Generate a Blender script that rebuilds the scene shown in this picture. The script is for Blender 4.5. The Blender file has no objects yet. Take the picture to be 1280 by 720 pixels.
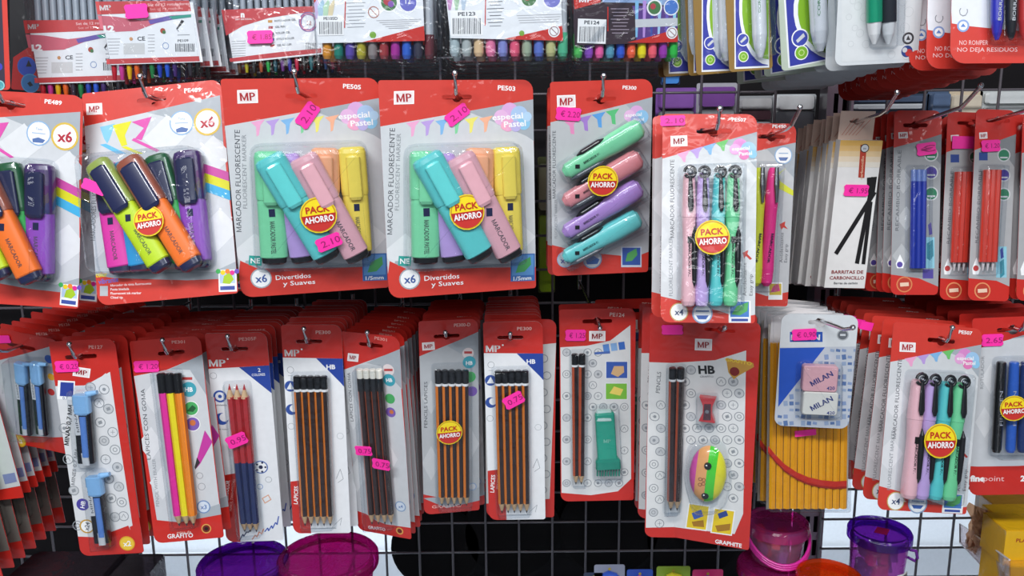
import bpy, math, random
from mathutils import Vector, Matrix, Euler
from mathutils.geometry import tessellate_polygon
random.seed(4)
S = bpy.context.scene
COL = S.collection
R = math.radians
# ------------------------------------------------------------------ camera
FP = 1000.0
CM = Matrix.Rotation(R(90 - 11.2), 3, 'X') @ Matrix.Rotation(R(-.55), 3, 'Z')
cam = bpy.data.objects.new('camera', bpy.data.cameras.new('camera'))
COL.objects.link(cam)
cam.matrix_world = CM.to_4x4()
cam.data.sensor_width = 36; cam.data.lens = 36 * FP / 1280
cam.data.clip_start = .02
S.camera = cam
S.view_settings.view_transform = 'Standard'
S.view_settings.look = 'None'
S.view_settings.gamma = 1
S.view_settings.use_curve_mapping = False
S.view_settings.exposure = 0.0
S.cycles.transparent_max_bounces = 24
S.cycles.max_bounces = 8
# ------------------------------------------------------------------ world and lights
W_ = bpy.data.worlds.new('world'); S.world = W_; W_.use_nodes = True
W_.node_tree.nodes['Background'].inputs[0].default_value = (.80, .88, 1, 1)
W_.node_tree.nodes['Background'].inputs[1].default_value = .14
def area(name, loc, rot, sx, sy, power, col=(1, 1, 1)):
    l = bpy.data.lights.new(name, 'AREA'); l.shape = 'RECTANGLE'
    l.size = sx; l.size_y = sy; l.energy = power; l.color = col
    o = bpy.data.objects.new(name, l); COL.objects.link(o)
    o.location = loc; o.rotation_euler = [R(a) for a in rot]
    return o
# ceiling tubes of the aisle in front of the display, and an added unseen lamp brightening the wall behind it
area('aisle_tube_light', (-.75, -.75, 1.35), (38, 0, 0), 1.3, .22, 45, (.96, .98, 1))
area('aisle_tube_light', (.65, -.75, 1.35), (38, 0, 0), 1.3, .22, 25, (.96, .98, 1))
area('aisle_tube_light', (0, -2.0, .9), (62, 0, 0), 2.6, .4, 16, (.96, .98, 1))
area('added_wall_light', (-.2, 1.45, .22), (48, 0, 0), 3.2, .15, 75, (.93, .97, 1))

def pix(px, py, Y):
    d = CM @ Vector(((px - 640) / FP, (360 - py) / FP, -1))
    return d * (Y / d.y)

# ------------------------------------------------------------------ materials
def lin(h):
    if isinstance(h, tuple): return h
    o = []
    for i in (0, 2, 4):
        c = int(h[i:i + 2], 16) / 255
        o.append(c / 12.92 if c <= .04045 else ((c + .055) / 1.055) ** 2.4)
    return (*o, 1)
_M = {}
def mat(h, kind='print'):
    """procedural surface: kind = print, film, plastic, metal, clear, tint, matte, wood, cloth"""
    k = (h, kind)
    if k in _M: return _M[k]
    m = bpy.data.materials.new(kind + '_' + h); m.use_nodes = True; _M[k] = m
    nt = m.node_tree; N = nt.nodes; L = nt.links
    b = N['Principled BSDF']; c = lin(h); m.diffuse_color = c
    tc = N.new('ShaderNodeTexCoord'); nz = N.new('ShaderNodeTexNoise')
    L.new(tc.outputs['Object'], nz.inputs['Vector'])
    if kind in ('clear', 'tint'):
        N.remove(b)
        out = N['Material Output']; mx = N.new('ShaderNodeMixShader'); tr = N.new('ShaderNodeBsdfTransparent')
        gl = N.new('ShaderNodeBsdfGlossy'); fr = N.new('ShaderNodeMath'); lw = N.new('ShaderNodeLayerWeight'); pw = N.new('ShaderNodeMath'); bp = N.new('ShaderNodeBump')
        nz.inputs['Scale'].default_value = 45; nz.inputs['Distortion'].default_value = 1.2
        bp.inputs['Strength'].default_value = .5; bp.inputs['Distance'].default_value = .004
        L.new(nz.outputs['Fac'], bp.inputs['Height'])
        L.new(bp.outputs[0], gl.inputs['Normal'])
        tr.inputs[0].default_value = c; gl.inputs['Roughness'].default_value = .09
        L.new(bp.outputs[0], lw.inputs['Normal']); L.new(lw.outputs['Facing'], pw.inputs[0])
        pw.operation = 'POWER'; pw.inputs[1].default_value = 4; fr.operation = 'MULTIPLY_ADD'
        L.new(pw.outputs[0], fr.inputs[0]); fr.inputs[1].default_value = .55; fr.inputs[2].default_value = .055
        L.new(fr.outputs[0], mx.inputs[0]); L.new(tr.outputs[0], mx.inputs[1]); L.new(gl.outputs[0], mx.inputs[2])
        if kind == 'tint':
            df = N.new('ShaderNodeBsdfTranslucent'); d2 = N.new('ShaderNodeBsdfDiffuse'); m2 = N.new('ShaderNodeMixShader'); m3 = N.new('ShaderNodeMixShader')
            d2.inputs[0].default_value = c; df.inputs[0].default_value = c
            m2.inputs[0].default_value = .5; m3.inputs[0].default_value = .3
            L.new(df.outputs[0], m2.inputs[1]); L.new(d2.outputs[0], m2.inputs[2])
            L.new(tr.outputs[0], m3.inputs[1]); L.new(m2.outputs[0], m3.inputs[2]); L.new(m3.outputs[0], mx.inputs[1])
        L.new(mx.outputs[0], out.inputs[0])
        return m
    rp = N.new('ShaderNodeMixRGB'); rp.blend_type = 'MULTIPLY'; rp.inputs[0].default_value = 1
    cr = N.new('ShaderNodeMapRange'); cr.inputs[3].default_value = .93; cr.inputs[4].default_value = 1.05
    L.new(nz.outputs['Fac'], cr.inputs[0]); rp.inputs[1].default_value = c
    L.new(cr.outputs[0], rp.inputs[2]); L.new(rp.outputs[0], b.inputs['Base Color'])
    nz.inputs['Scale'].default_value = 120
    r = dict(print=.45, film=.42, plastic=.3, metal=.22, matte=.8, wood=.55, neon=.5, cloth=.9)[kind]
    b.inputs['Roughness'].default_value = r
    if kind in ('film', 'print'):
        n2 = N.new('ShaderNodeTexNoise'); n2.inputs['Scale'].default_value = 38; n2.inputs['Distortion'].default_value = .8
        L.new(tc.outputs['Object'], n2.inputs['Vector'])
        bp = N.new('ShaderNodeBump'); bp.inputs['Strength'].default_value = .55; bp.inputs['Distance'].default_value = .006
        L.new(n2.outputs['Fac'], bp.inputs['Height']); L.new(bp.outputs[0], b.inputs['Coat Normal'])
        b.inputs['Coat Weight'].default_value = .75 if kind == 'film' else .45; b.inputs['Coat Roughness'].default_value = .12
    if kind == 'metal':
        b.inputs['Metallic'].default_value = 1
    if kind == 'plastic':
        b.inputs['Coat Weight'].default_value = .5; b.inputs['Coat Roughness'].default_value = .08
    if kind == 'matte':
        b.inputs['Specular IOR Level'].default_value = .2
    return m

# ------------------------------------------------------------------ mesh building
def sub(a, b): return tuple(x - y for x, y in zip(a, b))
_T = {}
def glyphs(s, bold):
    k = (s, bold)
    if k not in _T:
        cu = bpy.data.curves.new('lettering', 'FONT'); cu.body = s; cu.resolution_u = 2; cu.offset = 0 if 'M' in s else bold
        o = bpy.data.objects.new('lettering', cu)
        me = bpy.data.meshes.new_from_object(o)
        vs = [(v.co.x, v.co.y) for v in me.vertices]; fs = [tuple(p.vertices) for p in me.polygons]
        if 'M' in s:        # a deeper, more legible middle stroke for the capital M
            vs = [(x, .17) if abs(y - .402) < .0012 else (x, 0) if abs(y - .267) < .0012 else (x, y) for x, y in vs]
            if bold > .015:
                n_ = len(vs); vs += [(x + .05, y) for x, y in vs]; fs += [tuple(i + n_ for i in f) for f in fs]
        bpy.data.objects.remove(o); bpy.data.meshes.remove(me); bpy.data.curves.remove(cu)
        if vs:
            x0 = min(v[0] for v in vs); x1 = max(v[0] for v in vs)
        else: x0 = x1 = 0
        _T[k] = (vs, fs, x0, x1)
    return _T[k]
class MB:
    """collects faces in (u right, v up, w towards the viewer) metres"""
    def __init__(s): s.v = []; s.f = []; s.m = []; s.sm = []; s.mats = []
    def mi(s, m):
        if m not in s.mats: s.mats.append(m)
        return s.mats.index(m)
    def add(s, vs, fs, m, smooth=False):
        b = len(s.v); s.v += vs; k = s.mi(m)
        for f in fs:
            s.f.append(tuple(b + i for i in f)); s.m.append(k); s.sm.append(smooth)
    def flat(s, pts, w, m):
        a = sum(p[0] * q[1] - q[0] * p[1] for p, q in zip(pts, pts[1:] + pts[:1]))
        if a < 0: pts = pts[::-1]
        s.add([(p[0], p[1], w) for p in pts], [tuple(range(len(pts)))], m)
    def prism(s, pts, w0, w1, m, hole=None):
        a = sum(p[0] * q[1] - q[0] * p[1] for p, q in zip(pts, pts[1:] + pts[:1]))
        if a < 0: pts = pts[::-1]
        loops = [pts] + ([hole] if hole else [])
        al = [p for l in loops for p in l]
        if hole: tri = tessellate_polygon([[Vector((p[0], p[1], 0)) for p in l] for l in loops])
        else: tri = [tuple(range(len(pts)))]
        for w, flip in ((w1, 0), (w0, 1)):
            out = []
            for t in tri:
                t = list(t)
                if hole:
                    A, B, C = (al[i] for i in t)
                    ar = (B[0] - A[0]) * (C[1] - A[1]) - (C[0] - A[0]) * (B[1] - A[1])
                    if (ar < 0) != bool(flip): t = t[::-1]
                elif flip: t = t[::-1]
                out.append(tuple(t))
            s.add([(p[0], p[1], w) for p in al], out, m)
            if w1 == w0: return
        for l in loops:
            n = len(l)
            s.add([(p[0], p[1], w0) for p in l] + [(p[0], p[1], w1) for p in l],
                  [(i, (i + 1) % n, (i + 1) % n + n, i + n) for i in range(n)], m)
    def box(s, u0, u1, v0, v1, w0, w1, m): s.prism([(u0, v0), (u1, v0), (u1, v1), (u0, v1)], w0, w1, m)
    def disc(s, u, v, r, w, m, n=20, ry=None, a0=0, a1=360):
        ry = ry or r
        k = n if a1 - a0 >= 360 else n + 1
        s.flat([(u + r * math.cos(R(a0 + (a1 - a0) * i / n)), v + ry * math.sin(R(a0 + (a1 - a0) * i / n))) for i in range(k)], w, m)
    def ring(s, u, v, r, t, w, m, n=20):
        P = [(u + q * math.cos(2 * math.pi * i / n), v + q * math.sin(2 * math.pi * i / n), w) for q in (r, r - t) for i in range(n)]
        s.add(P, [(i, (i + 1) % n, (i + 1) % n + n, i + n) for i in range(n)], m)
    def strip(s, pts, t, w, m):
        for a, b in zip(pts, pts[1:]):
            d = Vector(b) - Vector(a); n = Vector((-d.y, d.x)).normalized() * t / 2
            A, B = Vector(a), Vector(b)
            s.flat([tuple(A + n), tuple(A - n), tuple(B - n), tuple(B + n)], w, m)
    def text(s, st, u, v, h, m, w, rot=0, al='C', bold=.012, xs=1.0, width=None):
        vs, fs, x0, x1 = glyphs(st, bold)
        k = h / .72; 
        if width: xs = width / max(1e-6, (x1 - x0) * k)
        ox = {'C': (x0 + x1) / 2, 'L': x0, 'R': x1}[al]
        c, sn = math.cos(R(rot)), math.sin(R(rot))
        o = []
        for x, y in vs:
            X = (x - ox) * k * xs; Y = (y - .36) * k
            o.append((u + X * c - Y * sn, v + X * sn + Y * c, w))
        s.add(o, fs, m)
    def loft(s, p0, p1, st, m, n=14, e=2.0, smooth=True, up=(0, 0, 1), facemats=None, ph=0):
        """st = (t, a, b[, material]); a across, b along up"""
        p0, p1 = Vector(p0), Vector(p1); d = p1 - p0; dn = d.normalized(); up = Vector(up)
        sd = dn.cross(up).normalized(); nn = sd.cross(dn).normalized()
        rings = []
        for q in st:
            c = p0 + d * q[0]; ring = []
            for i in range(n):
                a = 2 * math.pi * (i + ph) / n; ca, sa = math.cos(a), math.sin(a)
                x = math.copysign(abs(ca) ** (2 / e), ca) * q[1]; y = math.copysign(abs(sa) ** (2 / e), sa) * q[2]
                ring.append(tuple(c + sd * x + nn * y))
            rings.append(ring)
        for j in range(len(st) - 1):
            mm = st[j][3] if len(st[j]) > 3 else m
            vs = rings[j] + rings[j + 1]
            if facemats:
                for i in range(n): s.add([vs[i], vs[(i + 1) % n], vs[(i + 1) % n + n], vs[i + n]], [(3, 2, 1, 0)], facemats[i % len(facemats)], smooth)
            else: s.add(vs, [(i + n, (i + 1) % n + n, (i + 1) % n, i) for i in range(n)], mm, smooth)
        s.add(rings[0], [tuple(range(n))], st[0][3] if len(st[0]) > 3 else m)
        s.add(rings[-1], [tuple(range(n))[::-1]], st[-2][3] if len(st[-2]) > 3 else m)
    def tube(s, pts, r, m, n=8):
        pts = [Vector(p) for p in pts]
        rings = []
        for i, p in enumerate(pts):
            d = (pts[min(i + 1, len(pts) - 1)] - pts[max(i - 1, 0)]).normalized()
            a = d.cross(Vector((0, 0, 1)) if abs(d.z) < .9 else Vector((1, 0, 0))).normalized(); b = d.cross(a)
            rings.append([tuple(p + (a * math.cos(2 * math.pi * k / n) + b * math.sin(2 * math.pi * k / n)) * r) for k in range(n)])
        for A, B in zip(rings, rings[1:]):
            s.add(A + B, [(i, (i + 1) % n, (i + 1) % n + n, i + n) for i in range(n)], m, True)
        s.add(rings[0], [tuple(range(n))[::-1]], m); s.add(rings[-1], [tuple(range(n))], m)
    def lathe(s, prof, m, c=(0, 0, 0), n=32, mats=None):
        """profile (radius, height) turned about the vertical axis; world axes"""
        rings = [[(c[0] + r * math.cos(2 * math.pi * k / n), c[1] + r * math.sin(2 * math.pi * k / n), c[2] + z) for k in range(n)] for r, z in prof]
        for j, (A, B) in enumerate(zip(rings, rings[1:])):
            s.add(A + B, [(i, (i + 1) % n, (i + 1) % n + n, i + n) for i in range(n)], mats[j] if mats else m, True)
    def make(s, name, parent=None, world=False):
        me = bpy.data.meshes.new(name)
        vv = s.v if world else [(u, -w, v) for u, v, w in s.v]
        me.from_pydata(vv, [], s.f)
        for m in s.mats: me.materials.append(m)
        me.polygons.foreach_set('material_index', s.m)
        me.polygons.foreach_set('use_smooth', s.sm)
        me.update()
        o = bpy.data.objects.new(name, me); COL.objects.link(o)
        if parent: o.parent = parent
        return o

def clip(sub_, win):
    """subject polygon clipped by a convex counter-clockwise window"""
    out = list(sub_)
    for A, B in zip(win, win[1:] + win[:1]):
        inp, out = out, []
        if not inp: return []
        f = lambda p: (B[0] - A[0]) * (p[1] - A[1]) - (B[1] - A[1]) * (p[0] - A[0])
        for i, P in enumerate(inp):
            Q = inp[i - 1]; fp, fq = f(P), f(Q)
            if (fp >= 0) != (fq >= 0):
                t = fq / (fq - fp); out.append((Q[0] + (P[0] - Q[0]) * t, Q[1] + (P[1] - Q[1]) * t))
            if fp >= 0: out.append(P)
    return out
def inside(p, poly):
    c = False
    for A, B in zip(poly, poly[1:] + poly[:1]):
        if (A[1] > p[1]) != (B[1] > p[1]) and p[0] < (B[0] - A[0]) * (p[1] - A[1]) / (B[1] - A[1]) + A[0]: c = not c
    return c
def rrect(u0, u1, v0, v1, r, n=5):
    """r = radii of top-left, top-right, bottom-right, bottom-left; counter-clockwise"""
    if not isinstance(r, (tuple, list)): r = (r,) * 4
    o = []
    for (cx, cy, q, a0) in ((u1 - r[1], v1 - r[1], r[1], 0), (u0 + r[0], v1 - r[0], r[0], 90), (u0 + r[3], v0 + r[3], r[3], 180), (u1 - r[2], v0 + r[2], r[2], 270)):
        for i in range(n + 1):
            a = R(a0 + 90 * i / n); o.append((cx + q * math.cos(a), cy + q * math.sin(a)))
    return o
def euro_slot(u, v, w=.031, h=.0045, r=.0052):
    a = math.asin(h / 2 / r); o = []
    x = r * math.cos(a)
    o += [(w / 2, -h / 2 * .6), (w / 2, h / 2 * .6), (w / 2 - .002, h / 2)]
    for i in range(5):
        t = a + (math.pi - 2 * a) * i / 4; o.append((r * math.cos(t), r * math.sin(t)))
    o += [(-w / 2 + .002, h / 2), (-w / 2, h / 2 * .6), (-w / 2, -h / 2 * .6), (-w / 2 + .002, -h / 2)]
    for i in range(5):
        t = math.pi + a + (math.pi - 2 * a) * i / 4; o.append((r * math.cos(t), r * math.sin(t)))
    o.append((w / 2 - .002, -h / 2))
    return [(u + p[0], v + p[1]) for p in o]

def tag(o, label, cat, group=None, kind=None):
    if label: o['label'] = label
    if cat: o['category'] = cat
    if group: o['group'] = group
    if kind: o['kind'] = kind
    return o
def empty(name, loc=(0, 0, 0), rot=(0, 0, 0)):
    o = bpy.data.objects.new(name, None); COL.objects.link(o)
    o.empty_display_size = .02
    o.location = loc; o.rotation_euler = rot
    return o
def copy_thing(root, deep=True):
    r = root.copy(); COL.objects.link(r)
    for k in list(r.keys()):
        if k in ('label', 'group'): del r[k]
    for ch in root.children:
        if ch.name.split('.')[0] in ('price_sticker', 'offer_sticker'): continue
        c = ch.copy(); COL.objects.link(c); c.parent = r
        if deep:
            for g in ch.children:
                d = g.copy(); COL.objects.link(d); d.parent = c
    return r
ORD = 'first second third fourth fifth sixth seventh eighth ninth tenth eleventh twelfth thirteenth'.split()
HOOK = mat('cfcfd2', 'metal')
GRIDY = 1.205
POSE = {
    'neon_left': (-0.5085, 0.8400, 0.0428, -7.33, 3.73, -1.86, 0.1482, 0.2182),
    'neon': (-0.3743, 0.8600, 0.0477, -12.52, -5.06, -1.80, 0.1490, 0.2232),
    'pastel_a': (-0.2097, 0.8300, 0.0525, 3.10, -0.75, 14.58, 0.1542, 0.2224),
    'pastel_b': (-0.0536, 0.8400, 0.0501, -0.35, -0.57, 15.29, 0.1605, 0.2214),
    'round_four': (0.0943, 0.8500, 0.0489, 6.26, -1.40, 3.10, 0.1068, 0.2081),
    'slim_top': (0.1951, 0.8000, 0.0131, -11.01, 0.78, -1.88, 0.0918, 0.2042),
    'slim_yellow': (0.2822, 0.9200, 0.0044, -5.07, 1.34, 0.37, 0.0811, 0.2077),
    'charcoal': (0.4017, 0.9300, -0.0159, 3.13, 1.24, -1.47, 0.0479, 0.1743),
    'blue_refill': (0.4735, 0.9500, 0.0174, -8.84, 0.49, -0.93, 0.0551, 0.2143),
    'red_refill': (0.5585, 0.9400, 0.0173, -9.69, 2.64, 2.18, 0.0485, 0.2198),
    'edge_refill': (0.6085, 0.9300, 0.0130, -8.98, 1.40, 0.52, 0.0512, 0.2141),
    'leads_low': (-0.5772, 0.9150, -0.2297, 9.63, 8.88, -8.58, 0.0920, 0.1594),
    'leads': (-0.4918, 0.8850, -0.2309, -1.80, -2.45, 0.71, 0.0752, 0.2629),
    'neon_pencils': (-0.4080, 0.9100, -0.2365, -6.15, -3.90, 2.17, 0.0826, 0.2458),
    'bicolour': (-0.3279, 0.9200, -0.2331, 3.98, 0.33, 3.31, 0.0720, 0.2798),
    'hb_white': (-0.2406, 0.9300, -0.2266, 0.64, 0.54, 0.91, 0.0720, 0.2720),
    'rubber_tip': (-0.1691, 0.9200, -0.2361, 5.70, 1.39, -17.54, 0.0761, 0.2745),
    'offer_pencils': (-0.0771, 0.9400, -0.2247, 4.87, -0.01, 9.51, 0.0723, 0.2628),
    'hb_price': (0.0005, 0.9300, -0.2251, 1.87, -0.70, -1.03, 0.0714, 0.2604),
    'brush_eraser': (0.1039, 0.9500, -0.2149, -0.23, -0.52, 0.39, 0.0932, 0.2510),
    'fruit_eraser': (0.2169, 0.8800, -0.2112, 3.59, 0.25, -21.09, 0.1232, 0.2840),
    'eraser_card': (0.3477, 0.8800, -0.2081, 0.61, 0.53, -7.88, 0.0833, 0.1351),
    'yellow_pencils': (0.3559, 0.9300, -0.2188, -5.65, -0.66, -1.41, 0.0986, 0.2410),
    'slim_low': (0.4939, 0.9000, -0.2270, -10.18, 6.57, 5.53, 0.1110, 0.2176),
    'finepoint': (0.5954, 0.9100, -0.2199, -2.73, -3.37, -5.63, 0.1088, 0.2187),
    'fine12_a': (-0.4779, 0.9200, 0.1953, -4.92, -2.55, -1.14, 0.0994, 0.1453),
    'fine12_b': (-0.3798, 0.8800, 0.2009, -0.74, -1.56, 0.39, 0.1043, 0.1456),
    'roller_set': (-0.2605, 0.9300, 0.2053, -5.81, -1.63, -3.64, 0.1102, 0.1432),
    'gel_a': (-0.1365, 0.8400, 0.1963, 1.94, -1.03, 1.90, 0.1235, 0.1272),
    'gel_b': (-0.0026, 0.8400, 0.1944, 1.36, -0.45, 2.54, 0.1265, 0.1277),
    'gel_c': (0.1193, 0.8500, 0.1956, 3.14, -0.22, 5.27, 0.1173, 0.1291),
    'glue_a': (0.2345, 0.8600, 0.2194, -4.40, -4.21, 7.04, 0.0465, 0.1631),
    'glue_b': (0.2961, 0.8500, 0.2193, 3.90, -7.65, 3.75, 0.0680, 0.1595),
    'white_pens': (0.3608, 0.8200, 0.2094, 3.20, -2.32, 1.26, 0.0836, 0.1488),
    'red_pens': (0.4584, 0.8000, 0.2033, -7.66, 0.16, 0.17, 0.0864, 0.1475),
    'left_edge': (-0.5355, 0.8600, 0.1887, -6.00, 1.46, -1.90, 0.0555, 0.1442),
    'left_circles': (-0.5508, 0.9700, 0.2124, -3.45, 4.75, -1.81, 0.0363, 0.1631),
}
# ------------------------------------------------------------------ palette
RED = mat('cf3a2f', 'film'); RED2 = mat('c8281f', 'film'); WHITE = mat('e9ebee'); PANEL = mat('c9ccd0'); PANEL_D = mat('a4abb2')
PANEL_L = mat('d9dbde'); INK = mat('4a4e55'); BLACK = mat('15161a', 'plastic'); PURE = mat('f4f4f4'); DRED = mat('a82028')
BLUEP = mat('24439b'); PINK = mat('ff2fa6', 'neon'); DPINK = mat('a01468', 'neon'); YEL = mat('f5dc1c'); NAVY = mat('20264a', 'plastic')
CLEAR = mat('f6f8fa', 'clear'); MINT = mat('7fd6a4', 'plastic'); TEAL = mat('62cccb', 'plastic'); ROSE = mat('e0a9b4', 'plastic')
LILAC = mat('b69ad6', 'plastic'); PEACH = mat('f2ae86', 'plastic'); LEMON = mat('f0d95c', 'plastic'); GREY = mat('8c9096')
WOOD = mat('d8b48a', 'wood'); ORANGE = mat('ee8430', 'plastic'); DKBR = mat('2c1a18', 'plastic'); LGREY = mat('b4b7bb')
GRAPH = mat('3a3a3e', 'plastic'); TEALP = mat('3f9fb0'); GREENP = mat('48a860'); PINKP = mat('e58cba'); LBLUE = mat('7fb2d8')

class Card:
    """a hanging pack: an Empty at its top centre; card-plane coordinates are metres"""
    def __init__(s, key, name, label, cat, group=None, z=(1, 0, 0), ref=None, radii=(.003, .010, .003, .010), base=None, hole=None, short=None, thick=.0006, dims=None):
        x, y, zz, rx, ry, rz, s.W, s.H = POSE[key]
        s.key = key; s.short = short or label
        s.root = empty(name, (x, y, zz), (R(rx), R(ry), R(rz)))
        tag(s.root, label, cat, group)
        s.M = Matrix.Translation((x, y, zz)) @ Euler((R(rx), R(ry), R(rz))).to_matrix().to_4x4()
        s.Mi = s.M.inverted()
        s.ref = ref; s.zm = ref.zm if ref else z
        if ref: s.k = ref.k * s.W / ref.W
        else: s.k = (s.M @ Vector((0, 0, -s.H / 2))).y * 1.03 / FP / s.zm[0]      # metres per unit of the sketch the sizes were read from
        s.out = rrect(-s.W / 2, s.W / 2, -s.H, 0, radii)
        s.hole = None
        if hole:
            hx, hy = s.q(*hole[:2]); s.hc = (hx, hy); s.hole = euro_slot(hx, hy, *(hole[2:] if len(hole) > 2 else ()))
        else: s.hc = (0, -.012)
        s.mb = MB(); s.lay = 1; s.boxes = []
        if base is not None: s.mb.prism(s.out, -thick, 0, base, s.hole)
    def q(s, x, y, w=0):
        if s.ref:
            u, v = s.ref.q(x, y, w)[:2]
            return (u / s.ref.W * s.W, v / s.ref.H * s.H)
        px, py = s.zm[1] + x / s.zm[0], s.zm[2] + y / s.zm[0]
        d = CM @ Vector(((px - 640) / FP, (360 - py) / FP, -1))
        o = s.Mi @ Vector((0, 0, 0)); d = s.Mi.to_3x3() @ d
        t = (-w - o.y) / d.y; p = o + d * t
        return (p.x, p.z)
    def q3(s, x, y, w): return (*s.q(x, y, w), w)
    def W_(s, pts, pad=0):
        """print order: one thin step above whatever this shape covers"""
        a, b, c, d = min(p[0] for p in pts) - pad, max(p[0] for p in pts) + pad, min(p[1] for p in pts) - pad, max(p[1] for p in pts) + pad
        L = 1 + max([l for (e, f, g, h, l) in s.boxes if a < f and b > e and c < h and d > g] or [0])
        s.boxes.append((a, b, c, d, L)); return .00005 * (s.lay + L)
    def area(s, pts, m):
        P = clip([s.q(*p) for p in pts], s.out)
        if len(P) < 3: return
        a = sum(p[0] * q[1] - q[0] * p[1] for p, q in zip(P, P[1:] + P[:1]))
        if a < 0: P = P[::-1]
        w = s.W_(P)
        s.mb.prism(P, w, w, m, s.hole if s.hole and inside(s.hc, P) else None)
    def ang(s, x, y, deg):
        a = s.q(x, y); b = s.q(x + 10 * math.cos(R(deg)), y - 10 * math.sin(R(deg)))
        return math.degrees(math.atan2(b[1] - a[1], b[0] - a[0]))
    def text(s, st, x, y, h, m=None, rot=0, al='C', bold=.012, width=None, w=None, mb=None, xs=1.0):
        u, v = s.q(x, y, w or 0); an = R(s.ang(x, y, rot)); L_ = (width or len(st) * h * .8) * s.k; o_ = {'C': -.5, 'L': 0, 'R': -1}[al]
        ww = s.W_([(u + L_ * t * math.cos(an), v + L_ * t * math.sin(an)) for t in (o_, o_ + 1)], h * s.k * .5) if w is None else w
        (mb or s.mb).text(st, u, v, h * s.k, m or INK, ww, s.ang(x, y, rot), al, bold, xs, width * s.k if width else None)
    def disc(s, x, y, r, m, mb=None, w=None, n=20):
        u, v = s.q(x, y, w or 0); (mb or s.mb).disc(u, v, r * s.k, s.W_([(u, v)], r * s.k) if w is None else w, m, n)
    def ring(s, x, y, r, t, m, n=18):
        u, v = s.q(x, y); s.mb.ring(u, v, r * s.k, t * s.k, s.W_([(u, v)], r * s.k), m, n)
    def line(s, pts, t, m): P = [s.q(*p) for p in pts]; s.mb.strip(P, t * s.k, s.W_(P), m)
    def rect(s, x, y, w, h, m, rot=0):
        a = R(rot); c, sn = math.cos(a), math.sin(a)
        s.area([(x + (dx * c + dy * sn), y + (-dx * sn + dy * c)) for dx, dy in ((-w / 2, -h / 2), (w / 2, -h / 2), (w / 2, h / 2), (-w / 2, h / 2))], m)
    def logo(s, x, y, w, h, rot=0, fg=None):
        s.rect(x, y, w, h, PURE, rot); s.rect(x, y, w * .86, h * .82, mat('e8dcdc'), rot)
        s.text('MP', x, y, h * .56, fg or DRED, rot, bold=.02, width=w * .66)
    def done(s, name='card'):
        s.card = s.mb.make(name, s.root); return s.card
    def blister(s, pts, h, r=6, m=None, name='blister', flange=True, w0=.0004):
        """clear dome over a convex outline"""
        P = [s.q(*p) for p in pts]
        a = sum(p[0] * q[1] - q[0] * p[1] for p, q in zip(P, P[1:] + P[:1]))
        if a < 0: P = P[::-1]
        rr = r * s.k; O = []
        n = len(P)
        for i in range(n):
            A, B, C = Vector(P[i - 1]), Vector(P[i]), Vector(P[(i + 1) % n])
            d1 = (A - B).normalized(); d2 = (C - B).normalized()
            for t in (0, .33, .67, 1):
                q = (B + d1 * rr) * (1 - t) ** 2 + B * 2 * t * (1 - t) + (B + d2 * rr) * t ** 2
                O.append(q)
        def inset(dst):
            o = []; m_ = len(O)
            for i in range(m_):
                t = (O[(i + 1) % m_] - O[i - 1]).normalized(); nrm = Vector((-t.y, t.x)); o.append(O[i] + nrm * dst)
            return o
        mb = MB(); rad = min(h * .6, rr * .85)
        prof = [(-.002, 0), (0, 0)] if flange else [(0, 0)]
        prof += [(.0006, h - rad)] + [(.0006 + rad * (1 - math.cos(R(t))), h - rad + rad * math.sin(R(t))) for t in (30, 60, 90)]
        prof = [(d if d <= .0006 else .0006 + (d - .0006), z) for d, z in prof]
        rings = [[(p.x, p.y, w0 + z) for p in inset(d)] for d, z in prof]
        N_ = len(O)
        for A, B in zip(rings, rings[1:]):
            mb.add(A + B, [(i, (i + 1) % N_, (i + 1) % N_ + N_, i + N_) for i in range(N_)], m or CLEAR, True)
        mb.add(rings[-1], [tuple(range(N_))], m or CLEAR, False)
        return mb.make(name, s.root)
    def sticker(s, x, y, w, h, rot, txt, lift, txtsize=.5):
        """neon price label"""
        mb = MB(); u, v = s.q(x, y, lift); a = R(s.ang(x, y, rot)); W, H = w * s.k / 2, h * s.k / 2; c = H * .3
        P = [(-W + c, -H), (W - c, -H), (W, -H + c), (W - c * .5, 0), (W, H - c), (W - c, H), (-W + c, H), (-W, H - c), (-W + c * .5, 0), (-W, -H + c)]
        P = [(u + p[0] * math.cos(a) - p[1] * math.sin(a), v + p[0] * math.sin(a) + p[1] * math.cos(a)) for p in P]
        mb.prism(P, lift, lift + .0004, PINK)
        if txt: mb.text(txt, u + W * .15 * math.cos(a), v + W * .15 * math.sin(a), h * s.k * txtsize, DPINK, lift + .0005, math.degrees(a), 'C', .01, width=W * 1.5)
        return mb.make('price_sticker', s.root)
    def offer(s, x, y, r, lift, rot=8):
        mb = MB(); u, v = s.q(x, y, lift); k = r * s.k; a = s.ang(x, y, rot)
        pts = lambda q, a0, a1, n=20: [(u + q * math.cos(R(a0 + a + (a1 - a0) * i / n)), v + q * math.sin(R(a0 + a + (a1 - a0) * i / n))) for i in range(n + 1)]
        mb.prism(pts(k, 0, 360)[:-1], lift, lift + .0004, YEL)
        w = lift + .0005
        mb.ring(u, v, k * .95, k * .07, w, mat('c8961c'), 24)
        mb.flat(pts(k * .9, -172, -8), w + .0001, mat('c9302a'))
        ca, sa = math.cos(R(a)), math.sin(R(a)); B = .27 * k
        band = [(-.97, .08), (-.9, -.45), (.9, -.45), (.97, .08)]
        mb.flat([(u + (x_ * ca - y_ * sa) * k, v + (x_ * sa + y_ * ca) * k) for x_, y_ in ((-.93, .03), (-.82, -.47), (.82, -.47), (.93, .03))], w + .0002, mat('b8221f'))
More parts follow.
